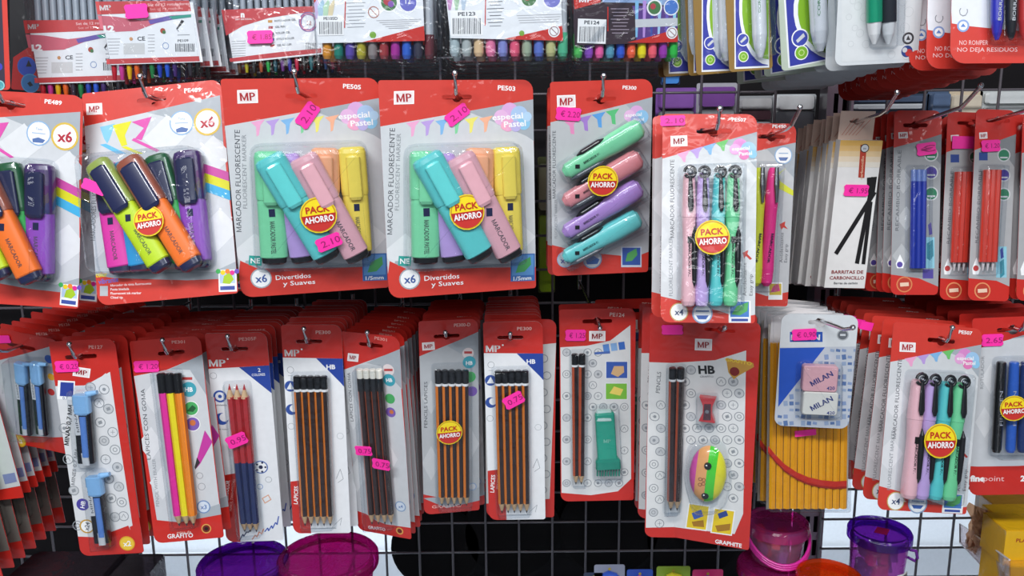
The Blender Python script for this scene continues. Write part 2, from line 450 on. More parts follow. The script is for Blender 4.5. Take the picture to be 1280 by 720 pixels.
        mb.text('PACK', u - sa * .34 * k, v + ca * .34 * k, k * .36, mat('c02a18'), w + .0003, a, 'C', .03, width=k * 1.3)
        mb.text('AHORRO', u + sa * .22 * k, v - ca * .22 * k, k * .34, PURE, w + .0003, a, 'C', .03, width=k * 1.6)
        return mb.make('offer_sticker', s.root)
    def stack(s, n, pitch, slope=.04, dx=0, jit=1.2, deep=1, group=None, what=None, rx=0):
        s.group = group or ('packs behind the ' + s.short)
        for i in range(1, n + 1):
            r = copy_thing(s.root, i <= deep)
            r.location = s.root.location + Vector((dx * i + random.uniform(-.0015, .0015), pitch * i, -slope * pitch * i + random.uniform(-.0015, .0015)))
            e = s.root.rotation_euler
            f = min(1, i / 3)
            r.rotation_euler = (e.x * (1 - .25 * f) + R(rx) * f + R(random.uniform(-.3, .3)), e.y * (1 - .35 * f) + R(random.uniform(-jit, jit)), e.z * (1 - .2 * f) + R(random.uniform(-.4, .4)))
            tag(r, '%s %s behind the front %s' % (ORD[i - 1], what or 'pack', s.short), s.root['category'], s.group)
        s.root['group'] = s.group
    def hook(s, label, fwd=.022, up=.017, slope=.04, back=GRIDY, hc=None):
        u, v = hc or s.hc
        p = s.M @ Vector((u, 0, v + .002))
        mb = MB(); b = back - p.y
        ox, oy, oz = p.x, back, p.z - slope * b
        L = lambda q: (q[0] - ox, q[1] - oy, q[2] - oz)
        base = Vector((ox, oy, oz)); tip0 = Vector((p.x, p.y - fwd * .55, p.z + slope * fwd * .55))
        pts = [base, Vector((p.x, p.y, p.z)), tip0, tip0 + Vector((0, -fwd * .2, up * .3)), Vector((p.x, p.y - fwd, p.z + slope * fwd + up))]
        mb.tube([L(q) for q in pts], .0021, HOOK, 10)
        o = empty('display_hook', base); tag(o, label, 'hook', 'wire hooks on the grid panel')
        mb.make('rod', o, world=True)
        m2 = MB(); m2.tube([(0, -.002, -.012), (0, -.002, .012)], .0035, HOOK, 8); m2.make('bracket', o, world=True)
        m3 = MB(); t = L(pts[-1]); r = .0030
        m3.lathe([(r * math.sin(R(a)), -r * math.cos(R(a))) for a in range(0, 181, 30)], HOOK, (t[0], t[1], t[2] + .001), 10)
        m3.make('tip_ball', o, world=True)
        return o

    # --- the things sealed in the packs
    def marker(s, top, bot, hw, w, body, cap, clipm, name='highlighter', capf=.42, thick=.6, plug=None, glyph=None, clipside=0, label=None, cw=.5):
        """flat pocket highlighter; top = capped end"""
        A, B = s.q3(*top, w), s.q3(*bot, w); a = hw * s.k; b = a * thick; body_, cap_ = MB(), MB()
        P = lambda t: [A[i] + (B[i] - A[i]) * t for i in range(3)]
        body_.loft(A, B, [(capf - .02, a * .9, b * .9), (capf + .04, a * .94, b * .94), (.93, a * .92, b * .92), (.94, a * .80, b * .82)], body, 16, 3.2)
        d = math.degrees(math.atan2(B[1] - A[1], B[0] - A[0]))
        if glyph:
            c = P((capf + 1) / 2 + .04)
            body_.text(glyph, c[0], c[1], a * .32, INK, w + b * .96, d, 'C', .01, width=a * 2.2)
            c = P(capf + .11); q_ = a * .2; body_.box(c[0] - q_, c[0] + q_, c[1] - q_ * 1.3, c[1] + q_ * 1.3, w + b * .85, w + b * .965, NAVY)
        o = body_.make(name, s.root)
        if label: o['label'] = label
        cap_.loft(A, B, [(0, a * .72, b * .7), (.015, a * .92, b * .9), (.05, a, b), (capf - .03, a, b), (capf, a * .97, b * .97)], cap, 16, 3.2)
        cap_.make('cap', o)
        cl = MB(); wt = w + b
        cu = P(.07 if not clipside else .05); cv = P(capf + .04)
        cl.loft((cu[0], cu[1], wt + a * .08), (cv[0], cv[1], wt + a * .10), [(0, a * cw * .7, a * .10), (.04, a * cw, a * .16), (.93, a * cw, a * .17), (1, a * cw * .76, a * .08)], clipm, 12, 4)
        cl.make('clip', o)
        pl = MB(); pl.loft(A, B, [(.94, a * .84, b * .84), (.985, a * .80, b * .8), (1, a * .6, b * .6)], plug or BLACK, 14, 3.2); pl.make('end_plug', o)
        return o
    def pencil(s, a, b, hw, w, faces=None, cap=None, tip='b', name='pencil', ring=None, eraser=None, capl=.075, n=6, label=None, split=None):
        """a = blunt end, b = sharpened end"""
        A, B = s.q3(*a, w), s.q3(*b, w); r = hw * s.k
        faces = faces or [ORANGE, DKBR, DKBR]
        t1 = .925 if tip else 1
        t0 = capl if cap else (.0)
        mb = MB()
        if split:
            mb.loft(A, B, [(t0, r, r, split[0]), (split[2], r, r, split[1]), (t1, r, r)], split[0], 6, 2, False)
            mb.loft(A, B, [(split[2], r * 1.01, r * 1.01), (t1, r * 1.01, r * 1.01)], split[1], 6, 2, False)
        else: mb.loft(A, B, [(t0, r, r), (t1, r, r)], faces[0], n, 2, False, facemats=faces, ph=.25)
        o = mb.make(name, s.root)
        if label: o['label'] = label
        if cap:
            m = MB()
            if eraser: m.loft(A, B, [(0, r * .8, r * .8), (.004, r * .98, r * .98), (eraser[1], r * .98, r * .98, cap), (eraser[1] + .001, r * 1.05, r * 1.05, cap), (capl, r * 1.05, r * 1.05)], eraser[0], 10)
            else: m.loft(A, B, [(0, r * .7, r * .7), (.006, r * 1.02, r * 1.02), (capl * .84, r * 1.04, r * 1.04, ring or cap), (capl, r * 1.04, r * 1.04)], cap, 10)
            m.make('dipped_end' if not eraser else 'eraser_tip', o)
        if tip:
            m = MB(); lead = GRAPH if tip == 'b' else tip
            m.loft(A, B, [(t1, r * .98, r * .98), (.978, r * .34, r * .34, lead), (1, r * .06, r * .06, lead)], WOOD, 8, 2)
            m.make('sharpened_tip', o)
        return o

def ordinal_cols(n): return ['leftmost', 'second', 'third', 'fourth', 'fifth'][:n]
# ------------------------------------------------------------------ upper row of packs
def pastel_print(K, code, six=True):
    K.area([(12, 170), (505, 82), (545, 700), (60, 700)], PANEL)
    K.area([(300, 119), (520, 78), (520, 215), (490, 196), (380, 150)], PANEL_D)
    for i, (x, y) in enumerate([(230, 420), (400, 300), (120, 560), (470, 520)]):
        K.area([(x - 70, y), (x, y - 60), (x + 60, y - 10), (x - 5, y + 60)], PANEL_L)
    cols = ['e9a3c9', 'b79ad8', '7fb3e0', '80cf9a', 'e8e070', 'f0b090']
    for i, c in enumerate(cols):
        x = 128 + i * 46; y = 150 - i * 3
        K.area([(x - 20, y + 6), (x + 24, y - 3), (x + 10, y + 15), (x + 5, y + 46), (x - 2, y + 50), (x - 4, y + 20)], mat(c))
    for x, y, r, c in ((435, 120, 26, 'd9a8d8'), (408, 138, 22, 'e2b4dc'), (465, 130, 26, 'a8c4e6'), (480, 155, 20, '8cc4e4'), (430, 160, 20, 'e8a4c8'), (455, 165, 16, 'b8b0e0'), (418, 165, 10, 'f0a8c4'), (490, 135, 14, 'b0d0ea')): K.disc(x, y, r, mat(c))
    K.text('especial', 428, 134, 17, PURE, 4, bold=.02, width=92)
    K.text('Pastel', 452, 157, 17, PURE, 4, bold=.02, width=66)
    K.text('MARCADOR FLUORESCENTE', 68, 340, 15, INK, 91, bold=.0, width=298)
    K.text('FLUORESCENT MARKER', 88, 310, 12, mat('8a8e94'), 91, bold=0, width=215)
    K.area([(92, 585), (150, 582), (460, 596), (545, 555), (545, 720), (60, 720)], PANEL_D)
    K.area([(75, 585), (130, 610), (540, 603), (550, 720), (60, 740)], RED)
    K.rect(122, 585, 40, 30, mat('2f9e94'), -3); K.text('NE', 122, 585, 16, PURE, 0, bold=.02)
    K.disc(140, 640, 31, PANEL_D); K.disc(140, 640, 27, PURE); K.text('x6', 140, 640, 24, mat('3c5a9a'), 4, bold=.02)
    K.text('Divertidos', 240, 634, 15, PURE, 4, bold=.01, width=104); K.text('y Suaves', 258, 653, 14, PURE, 4, bold=.01, width=96)
    K.rect(492, 605, 76, 84, mat('3a6cb0'), 2); K.rect(492, 598, 68, 62, mat('5b93cc'), 2)
    K.area([(470, 622), (480, 590), (515, 572), (518, 596), (498, 618)], mat('4aa05c'))
    K.text('1/5mm', 492, 638, 12, PURE, 3, bold=.02, width=56)
    K.logo(98, 76, 64, 42, 2)
    K.text(code, 422, 45, 13, PURE, -4, bold=.025, width=52)

PASTEL = [('mint green', MINT, (165, 245), (182, 595), 44, .009, 'MARCADOR PASTEL'), ('lilac', LILAC, (215, 255), (272, 590), 42, .009, None),
          ('peach orange', PEACH, (338, 235), (345, 560), 42, .009, None), ('yellow', LEMON, (420, 232), (448, 575), 41, .009, 'MARCADOR PASTEL')]
def pastel_pack(key, code, label, short, ref=None, tags=(), offer=None, zm=(2.482, 270, 90)):
    K = Card(key, 'highlighter_pack', label, 'highlighter pack', z=zm, ref=ref, base=RED, hole=(265, 74), short=short, radii=(.003, .011, .003, .012))
    pastel_print(K, code); K.done()
    for nm, m, a, b, hw, w, g in PASTEL: K.marker(a, b, hw, w, m, m, m, glyph=g, label=nm + ' highlighter')
    K.marker((160, 262), (352, 582), 46, .021, TEAL, TEAL, TEAL, label='turquoise highlighter lying across the others')
    K.marker((265, 262), (445, 582), 44, .021, ROSE, ROSE, ROSE, glyph='MARCADOR', label='dusty pink highlighter lying across the others')
    K.blister([(108, 228), (462, 215), (492, 590), (125, 612)], .031, 30)
    if offer: K.offer(*offer, .0325)
    for t in tags: K.sticker(*t)
    return K

B2 = pastel_pack('pastel_a', 'PE505', 'pack of six pastel highlighters on red card with two pink price labels', 'twice-priced pastel highlighter pack',
    tags=[(284, 134, 78, 42, 55, '2.10', .0010), (350, 528, 76, 40, 22, '2.10', .0330)], offer=(318, 444, 53))
# second pastel pack: the same print, highlighters lie a little differently
B3 = pastel_pack('pastel_b', 'PE503', 'pack of six pastel highlighters on red card with one price label, right of its twin', 'singly priced pastel highlighter pack',
    ref=B2, tags=[(268, 130, 74, 36, 38, '2.10', .0010)], offer=(292, 440, 50))
B2.stack(3, .036, .10, what='pastel highlighter pack'); B3.stack(4, .036, .10, -.001, what='pastel highlighter pack')
B2.hook('chrome hook through the first pastel highlighter pack from the left', slope=.10)
B3.hook('chrome hook through the second pastel highlighter pack from the left', slope=.10)

def neon_print(K):
    K.area([(245, 165), (655, 73), (725, 720), (275, 720)], PANEL)
    K.area([(440, 121), (660, 70), (670, 210), (560, 150)], PANEL_D)
    for x, y in ((500, 200), (640, 260), (300, 500), (660, 480)):
        K.area([(x - 70, y), (x, y - 70), (x + 60, y - 10), (x - 10, y + 60)], PANEL_L)
    for pts, c in (([(300, 165), (345, 155), (330, 200), (322, 215), (312, 200)], '7fc4ea'), ([(338, 160), (395, 147), (375, 190), (382, 218), (365, 224)], 'ddd91e'), ([(395, 150), (455, 134), (438, 175), (425, 205), (405, 200), (432, 168)], 'd84fa8')):
        K.area(pts, mat(c))
    K.area([(395, 205), (402, 198), (480, 235), (470, 240)], mat('d84fa8'))
    K.area([(300, 218), (318, 215), (380, 245), (350, 245)], mat('5fb8e4')); K.area([(365, 226), (378, 222), (430, 245), (410, 245)], mat('ddd91e'))
    for i, c in enumerate(('c4489c', 'd6d31c', '3fa9d8')):
        o = i * 27
        K.area([(600, 283 + o - 12), (600, 310 + o - 12), (692, 338 + o - 12 + 5), (690, 310 + o - 8)], mat(c))
    K.text('MARCADORES FLUORESCENTES', 282, 390, 14, INK, 88, bold=0, width=225); K.text('FLUORESCENT', 262, 270, 10, mat('8a8e94'), 88, bold=0, width=110)
    K.disc(545, 153, 36, mat('8fb0d4')); K.disc(545, 153, 32, PURE); K.text('Tinta', 545, 140, 7, mat('7a9cc8'), 4); K.rect(545, 153, 40, 3, mat('9ab4d4'), 3); K.area([(528, 172), (545, 165), (566, 170), (560, 180), (530, 182)], mat('5470a8'))
    K.disc(622, 150, 40, mat('d8b64a')); K.disc(622, 150, 34, PURE); K.text('x6', 622, 150, 30, mat('b02838'), 5, bold=.03)
    K.area([(280, 598), (500, 600), (640, 600), (725, 560), (725, 720), (280, 720)], PANEL_D)
    K.area([(275, 608), (340, 618), (560, 625), (730, 618), (730, 730), (280, 730)], RED)
    K.text('color', 305, 607, 15, mat('e0d820'), 4, bold=.02, width=34); K.text('vibrante', 325, 625, 15, mat('5a6ac8'), 8, bold=.02, width=60)
    K.rect(312, 657, 24, 30, LGREY)
    for i in range(4): K.text(('Marcador de tinta fluorescente', 'Punta biselada', 'Fluorescent ink marker', 'Chisel tip')[i], 332, 640 + i * 12, 7, PURE, 3 - i, 'L', .01)
    K.rect(683, 626, 54, 66, PURE, 2); K.rect(683, 615, 46, 38, mat('b8cce8'), 2)
    K.area([(668, 634), (672, 612), (690, 600), (702, 622), (690, 636)], mat('a8c828'))
    for i, c in enumerate(('48b860', 'f0d020', 'f08030', 'e02890', '6848b0')): K.disc(655 + i * 14, 598 + (i % 2) * 4, 7, mat(c))
    K.rect(683, 648, 44, 12, mat('3c50a0'), 2)
    K.logo(283, 111, 48, 34, 3); K.text('PE489', 578, 54, 12, PURE, 3, bold=.025, width=50)

NEON = dict(purple=mat('8a48b8', 'neon'), green=mat('28a84c', 'neon'), magenta=mat('e63aa8', 'neon'), blue=mat('2f9cd8', 'neon'), lime=mat('c8e420', 'neon'), orange=mat('ff7a26', 'neon'))
def neon_pack(key, label, short, ref=None, tags=(), offer=None):
    K = Card(key, 'highlighter_pack', label, 'highlighter pack', z=(2.4, 0, 90), ref=ref, base=RED, hole=(455, 83), short=short, radii=(.003, .011, .003, .012))
    neon_print(K); K.done()
    for nm, a, b, hw, w, lift in (('magenta', (318, 275), (365, 605), 38, .009, 0), ('blue', (375, 270), (425, 600), 36, .009, 0), ('green', (470, 250), (560, 590), 36, .010, 0), ('purple', (562, 238), (598, 590), 40, .010, 0),
                            ('lime', (290, 270), (490, 592), 37, .024, 1), ('orange', (382, 262), (582, 588), 39, .024, 1)):
        o = K.marker(a, b, hw, w, NEON[nm], mat({'magenta': 'b0508c', 'blue': '4888b0', 'green': '205c38', 'purple': '463066', 'lime': '98a850', 'orange': '9c5440'}[nm], 'plastic'), NAVY, glyph='MARCADOR' if lift or nm in ('purple', 'magenta') else None, plug=NAVY, cw=.68, label='fluorescent %s highlighter with black clip' % nm)
    K.blister([(262, 258), (610, 228), (650, 590), (300, 612)], .033, 34)
    if offer: K.offer(*offer, .0345, 10)
    for t in tags: K.sticker(*t)
    return K
B1 = neon_pack('neon', 'pack of six neon highlighters with round yellow PACK AHORRO sticker', 'neon highlighter pack', tags=[(282, 345, 72, 30, -22, '', .0345)], offer=(446, 447, 43))
B0 = neon_pack('neon_left', 'pack of six neon highlighters cut off by the left edge, without yellow sticker', 'left-edge neon highlighter pack', ref=B1, tags=[(268, 372 + 70, 62, 30, -20, '', .0345)])
B1.stack(3, .036, .10, what='neon highlighter pack'); B0.stack(3, .036, .10, -.003, what='neon highlighter pack')
B1.hook('chrome hook through the neon highlighter pack with yellow sticker', slope=.10); B0.hook('chrome hook through the neon highlighter pack at the left edge', slope=.10)

# four rounded highlighters
K = B4 = Card('round_four', 'highlighter_pack', 'tall pack of four chunky rounded pastel highlighters lying slantwise', 'highlighter pack', z=(2.669, 670, 90), base=RED, hole=(217, 90, .031, .004, .0055), short='slantwise round highlighter pack', radii=(.003, .011, .003, .006))
K.area([(40, 170), (395, 84), (400, 590), (330, 617), (150, 600), (45, 575)], mat('b7babd'))
K.area([(300, 108), (400, 80), (400, 190), (350, 160)], PANEL_D)
for x, y in ((120, 330), (300, 260), (100, 500), (340, 480)): K.area([(x - 60, y), (x, y - 60), (x + 50, y - 10), (x, y + 50)], mat('c3c5c8'))
for i, c in enumerate(['e08ab8', 'a07ac8', '5a9ad8', '58b878']):
    x = 118 + i * 46; y = 160 - i * 11
    K.area([(x - 24, y + 5), (x + 22, y - 6), (x + 8, y + 15), (x + 10, y + 48), (x - 2, y + 46), (x - 6, y + 20)], mat(c))
for x, y, r, c in ((335, 135, 22, 'd9a8d8'), (312, 146, 18, 'e2b4dc'), (352, 150, 22, '8cc0e4'), (330, 160, 14, 'b0b0e0')): K.disc(x, y, r, mat(c))
K.text('especial', 325, 142, 11, PURE, 4, width=52); K.text('Pastel', 342, 158, 10, PURE, 4, width=34)
K.text('MARCADOR FLUORESCENTE', 60, 310, 11, INK, 90, bold=0, width=215); K.text('FLUORESCENT MARKER', 66, 490, 9, mat('80848a'), 90, bold=0, width=130)
K.disc(98, 625, 28, mat('9fb6d0')); K.disc(98, 625, 24, PANEL); K.text('x4', 96, 628, 20, mat('3c5a9a'), 0, bold=.02)
K.disc(188, 625, 32, mat('8098b8')); K.disc(188, 625, 28, PANEL); K.area([(165, 625), (190, 612), (212, 625), (205, 640), (170, 642)], mat('4468a8'))
K.rect(318, 617, 68, 68, mat('c8d4e4')); K.rect(318, 615, 60, 58, mat('3a5ca8')); K.area([(298, 632), (305, 605), (335, 588), (338, 610), (320, 630)], mat('58a860'))
K.logo(101, 98, 62, 42, 2); K.sticker(108, 140, 80, 40, -4, '€ 2.20', .001, .45); K.text('PE300', 312, 52, 11, PURE, -3, bold=.025, width=44)
K.done()
for nm, m, a, b in (('mint green', MINT, (352, 182), (92, 338)), ('salmon pink', mat('e08e94', 'plastic'), (348, 284), (92, 436)), ('lilac', mat('b08ad0', 'plastic'), (348, 382), (92, 540)), ('turquoise', mat('6ccfce', 'plastic'), (345, 484), (92, 622))):
    mb = MB(); w = .011; A, B = K.q3(*a, w), K.q3(*b, w); s_ = K.k
    mb.loft(A, B, [(0, 20 * s_, 14 * s_), (.03, 30 * s_, 24 * s_), (.1, 34 * s_, 27 * s_), (.35, 34 * s_, 27 * s_), (.48, 31 * s_, 24 * s_), (.6, 29 * s_, 22 * s_), (.95, 25 * s_, 18 * s_), (1, 12 * s_, 12 * s_)], m, 20, 2.4)
    o = mb.make('highlighter', K.root); o['label'] = nm + ' rounded highlighter'
    d = math.degrees(math.atan2(B[1] - A[1], B[0] - A[0])) + 180
    P = lambda t, off=0: [A[i] + (B[i] - A[i]) * t for i in range(2)]
    t2 = MB(); c = P(.62); t2.text('MARCADOR PASTEL', c[0], c[1], 8 * s_, BLACK, w + 22.6 * s_, d, 'C', .02, width=74 * s_); c = P(.83); t2.box(c[0] - 7 * s_, c[0] + 7 * s_, c[1] - 6 * s_, c[1] + 6 * s_, w + 19.5 * s_, w + 21 * s_, BLACK)
    t2.make('lettering', o)
    nrm = Vector((B[0] - A[0], B[1] - A[1])).normalized(); nrm = Vector((nrm.y, -nrm.x))
    for sg, nm2 in ((1, 'grip'), (-1, 'clip')):
        g = MB(); c0, c1 = P(.42 if sg > 0 else .52), P(.78 if sg > 0 else .97); f = sg * 30 * s_
        g.loft((c0[0] + nrm.x * f, c0[1] + nrm.y * f, w + 6 * s_), (c1[0] + nrm.x * f * .95, c1[1] + nrm.y * f * .95, w + 5 * s_), [(0, 1 * s_, 4 * s_), (.2, 9 * s_, 13 * s_), (.8, 9 * s_, 13 * s_), (1, 1 * s_, 4 * s_)], BLACK if sg > 0 else mat('50555c', 'plastic'), 10, 2)
        g.make(nm2, o)
    dx, dy = b[0] - a[0], b[1] - a[1]; L_ = math.hypot(dx, dy); ux, uy = dx / L_, dy / L_
    K.blister([(a[0] - ux * 8 + uy * 40, a[1] - uy * 8 - ux * 40), (b[0] + ux * 8 + uy * 34, b[1] + uy * 8 - ux * 34), (b[0] + ux * 8 - uy * 34, b[1] + uy * 8 + ux * 34), (a[0] - ux * 8 - uy * 40, a[1] - uy * 8 + ux * 40)], .0225, 14)
K.offer(223, 364, 48, .0235, 0)
K.stack(3, .032, .10, what='round highlighter pack'); K.hook('chrome hook through the pack of slantwise round highlighters', slope=.10, fwd=.02)

# slim clip highlighters
def slim_print(K):
    K.area([(60, 190), (355, 108), (350, 655), (300, 665), (190, 630), (60, 600)], mat('cdd0d3'))
    K.area([(240, 139), (360, 105), (360, 230), (300, 160)], PANEL_D)
    for x, y in ((100, 330), (310, 260), (90, 500), (330, 480)): K.area([(x - 50, y), (x, y - 60), (x + 40, y - 10), (x, y + 50)], PANEL_L)
    for i, c in enumerate(['e9a3c9', 'b79ad8', '7fb3e0', '6cc06a']):
        x = 130 + i * 39; y = 168 - i * 11
        K.area([(x - 20, y + 6), (x + 20, y - 6), (x + 8, y + 13), (x + 6, y + 30), (x, y + 30), (x - 6, y + 18)], mat(c))
    for x, y, r, c in ((300, 150, 22, 'd98ac8'), (285, 160, 16, 'e2a4d4'), (325, 160, 22, '9cc4e6'), (312, 175, 16, 'e07ab4'), (338, 175, 12, '8cc4e4')): K.disc(x, y, r, mat(c))
    K.text('especial', 302, 157, 11, PURE, 4, bold=.02, width=52); K.text('Pastel', 316, 172, 11, PURE, 4, bold=.02, width=38)
    K.text('MARCADOR FLUORESCENTE', 96, 308, 12, INK, 90, bold=0, width=228); K.text('FLUORESCENT MARKER', 92, 512, 11, mat('8a8e94'), 90, bold=0, width=172)
    K.disc(117, 648, 27, mat('c8b070')); K.disc(117, 648, 24, PURE); K.text('x4', 117, 648, 18, mat('3c4a70'), -3, bold=.02)
    K.disc(187, 652, 30, mat('90a8c8')); K.disc(187, 652, 26, PURE); K.rect(187, 645, 40, 5, mat('8098c0')); K.area([(168, 658), (206, 658), (198, 670), (175, 670)], mat('3c60a8'))
    K.rect(299, 647, 66, 66, PURE); K.rect(299, 640, 56, 46, mat('4a80c8')); K.area([(275, 655), (290, 630), (325, 618), (322, 645), (300, 658)], mat('58b060')); K.rect(299, 672, 50, 8, mat('3c50a0'))
    K.text('Antideslizante', 313, 550, 11, INK, 90, bold=0, width=96); K.text('Easy grip', 332, 567, 10, INK, 90, bold=0, width=62)
    K.area([(308, 470), (325, 462), (322, 474), (336, 488), (330, 492), (318, 480), (312, 488)], mat('c83a30'))
    K.logo(117, 135, 50, 32, 2); K.text('PE507', 297, 71, 10, PURE, -2, bold=.025, width=42)
def slim_pack(key, label, short, ref=None):
    K = Card(key, 'highlighter_pack', label, 'highlighter pack', z=(2.4, 800, 120), ref=ref, base=RED, hole=(222, 105, .034, .005, .006), short=short, radii=(.004, .010, .003, .009))
    slim_print(K); K.done()
    for nm, m, x0, x1, hw in (('pale pink', mat('f0bcc4', 'plastic'), 147, 144, 21), ('lilac', mat('c0a4dc', 'plastic'), 190, 184, 20), ('turquoise', mat('58c8c8', 'plastic'), 238, 227, 20), ('mint green', mat('74d49a', 'plastic'), 281, 270, 21)):
        w = .010; A, B = K.q3(x0, 232, w), K.q3(x1, 632, w); h = hw * K.k; mb = MB()
        mb.loft(A, B, [(0, h * .6, h * .6), (.02, h * .8, h * .8), (.08, h * .85, h * .85), (.33, h * 1.0, h), (.335, h * .95, h * .95), (.38, h * .92, h * .92), (.5, h * .80, h * .85), (.7, h * .86, h * .9), (.85, h * 1.0, h), (.96, h * .98, h), (.99, h * .8, h * .8), (1, h * .4, h * .5)], m, 16, 2.3)
        d = math.degrees(math.atan2(B[1] - A[1], B[0] - A[0])); P = lambda t: [A[i] + (B[i] - A[i]) * t for i in range(2)]
        c = P(.68); mb.text('MARCADOR PASTEL', c[0], c[1], h * .34, BLACK, w + h * .93, d, 'C', .02, width=h * 5.6); c = P(.50); mb.box(c[0] - h * .28, c[0] + h * .28, c[1] - h * .45, c[1] + h * .45, w + h * .82, w + h * .88, BLACK)
        o = mb.make('highlighter', K.root); o['label'] = nm + ' slim highlighter'
        g = MB(); c0, c1 = P(.40), P(.86)
        g.loft((c0[0] + h * .66, c0[1], w + h * .62), (c1[0] + h * .66, c1[1], w + h * .62), [(0, h * .06, h * .2), (.12, h * .40, h * .6), (.5, h * .48, h * .65), (.9, h * .34, h * .6), (1, h * .04, h * .2)], BLACK, 12)
        g.make('grip', o)
        cl = MB(); u, v = P(0)
        cl.loft((u, v - h * .3, w + h * 1.05), (u + h * .1, P(.29)[1], w + h * 1.2), [(0, h * .18, h * .1), (.3, h * .30, h * .16), (.85, h * .42, h * .18), (1, h * .2, h * .1)], BLACK, 10, 3)
        pts = [(u + h * .75 * math.cos(R(t)), v + h * .1 + h * .75 * math.sin(R(t)), w + h * .8) for t in range(-150, 181, 30)]
        cl.tube(pts, h * .22, BLACK, 6); pts = [(u + h * .32 * math.cos(R(t)), v + h * .1 + h * .32 * math.sin(R(t)), w + h * 1.0) for t in range(0, 361, 45)]
        cl.tube(pts, h * .16, mat('5a5e66', 'metal'), 6); cl.make('clip', o)
    K.blister([(118, 212), (308, 205), (300, 645), (115, 642)], .0225, 16)
    K.offer(217, 424, 49, .0236, 4)
    return K
B5 = slim_pack('slim_top', 'pack of four slim pastel clip highlighters hanging high, pink label on its corner', 'upper slim highlighter pack')
B5.sticker(98, 74, 74, 30, 2, '2.10', .0012); B5.stack(2, .026, .03, -.001, what='slim highlighter pack', jit=1.0); B5.hook('chrome hook through the upper pack of slim pastel highlighters', slope=.05, fwd=.02)
C11 = slim_pack('slim_low', 'pack of four slim pastel clip highlighters hanging low at right of a long row', 'lower slim highlighter pack', ref=B5)
C11.stack(8, .0245, .045, 0, what='slim highlighter pack', jit=1.0, rx=5); C11.hook('chrome hook through the lower pack of slim pastel highlighters', slope=.04, fwd=.02)
for i, r in enumerate([o for o in list(bpy.data.objects) if o.get('group') == C11.group and 'behind' in o.get('label', '')][1:4]):
    mb = MB(); u, v = C11.q(72, 92); a = .010
    mb.prism([(u - .018, v - .004), (u - .002, v - .006), (u, v + .004), (u - .016, v + .006)], .0012, .0016, PINK); mb.make('price_sticker', r)

K = B6 = Card('slim_yellow', 'highlighter_pack', 'pack of yellow and hot pink clip highlighters half hidden behind the upper slim pack', 'highlighter pack', z=(2.4, 800, 120), base=RED, hole=(395, 122, .031, .0045, .0055), short='yellow and pink highlighter pack')
K.area([(250, 185), (475, 140), (460, 585), (380, 600), (250, 560)], mat('bfc1c3')); K.area([(380, 158), (475, 138), (475, 260)], PANEL_D)
K.area([(395, 245), (440, 215), (405, 245), (462, 285), (460, 300), (385, 262)], mat('d8dc3c'))
K.disc(430, 178, 26, mat('8fb0d4')); K.disc(430, 178, 23, PURE); K.rect(430, 172, 28, 3, mat('9ab4d4')); K.area([(415, 184), (445, 184), (438, 194), (420, 194)], mat('5470a8'))
K.text('Antideslizante', 424, 455, 10, INK, 88, bold=0, width=88); K.text('Easy grip', 437, 472, 9, INK, 88, bold=0, width=54); K.area([(418, 385), (436, 376), (434, 388), (444, 400), (430, 394), (424, 402)], mat('c83a30'))
K.rect(406, 585, 42, 52, PURE); K.rect(406, 580, 36, 34, mat('c8b040')); K.area([(390, 590), (400, 570), (415, 562), (420, 585)], mat('d04080'))
K.text('PE490', 418, 91, 10, PURE, -2, bold=.02, width=40); K.done()
for nm, m, x0, x1 in (('yellow', mat('dce43a', 'neon'), 358, 346), ('hot pink', mat('f0308c', 'neon'), 400, 378)):
    w = .010; A, B = K.q3(x0, 215, w), K.q3(x1, 570, w); h = 19 * K.k; mb = MB()
    mb.loft(A, B, [(0, h * .5, h * .5), (.03, h * .75, h * .75), (.3, h, h), (.38, h * .92, h * .92), (.6, h * .85, h * .85), (.85, h * .98, h), (.97, h * .85, h * .85), (1, h * .4, h * .4)], m, 14)
    c = [(A[i] + B[i] * 1.5) / 2.5 for i in range(2)]; mb.text('MARCADOR', c[0], c[1] - .01, h * .4, NAVY, w + h, -96, 'C', .02, width=h * 4.5)
    o = mb.make('highlighter', K.root); o['label'] = nm + ' clip highlighter'
    cl = MB(); cl.loft((A[0] + h * .2, A[1], w + h), (A[0] + h * .35, A[1] - 100 * K.k, w + h * 1.2), [(0, h * .3, h * .2), (.5, h * .42, h * .2), (1, h * .2, h * .1)], mat('a8acb0', 'metal'), 10, 3); cl.make('clip', o)
K.blister([(330, 200), (420, 200), (400, 585), (325, 585)], .022, 12)
K.stack(4, .024, .08, what='yellow and pink highlighter pack'); K.hook('chrome hook reaching out over the yellow and pink highlighters', fwd=.085, up=.016, slope=.13)

# charcoal sticks: printed paper box with hanging tab
K = B7 = Card('charcoal', 'charcoal_box', 'slim white box of charcoal sticks with orange top and pink price label', 'art supply box', z=(2.88, 980, 120), hole=None, short='charcoal stick box')
WB = mat('e4e2e0')
H_ = K.H; Wd = K.W; d_ = .014
body = MB(); body.box(-Wd / 2, Wd / 2, -H_, 0, -d_, 0, WB); K.hc = K.q(262, 92, -d_)
for i in range(5): 
    v0 = -H_ * (.0 + .035 * i); body.flat([(-Wd / 2, v0 - H_ * .035), (Wd / 2, v0 - H_ * .035), (Wd / 2, v0), (-Wd / 2, v0)], .0002, mat(('dcae5c', 'dcb474', 'dcc094', 'dfcdb4', 'e2dacc')[i]))
K.mb = body; K.lay = 8
K.rect(282, 235, 22, 118, mat('b03a28'), -4); K.disc(290, 188, 15, mat('40302c')); K.disc(290, 188, 12, PANEL); K.text('m', 290, 188, 9, INK, 0)
K.text('carboncillo', 280, 258, 9, mat('e8c0a0'), 86, bold=.01, width=80)
CH = mat('1e1d1f', 'matte')
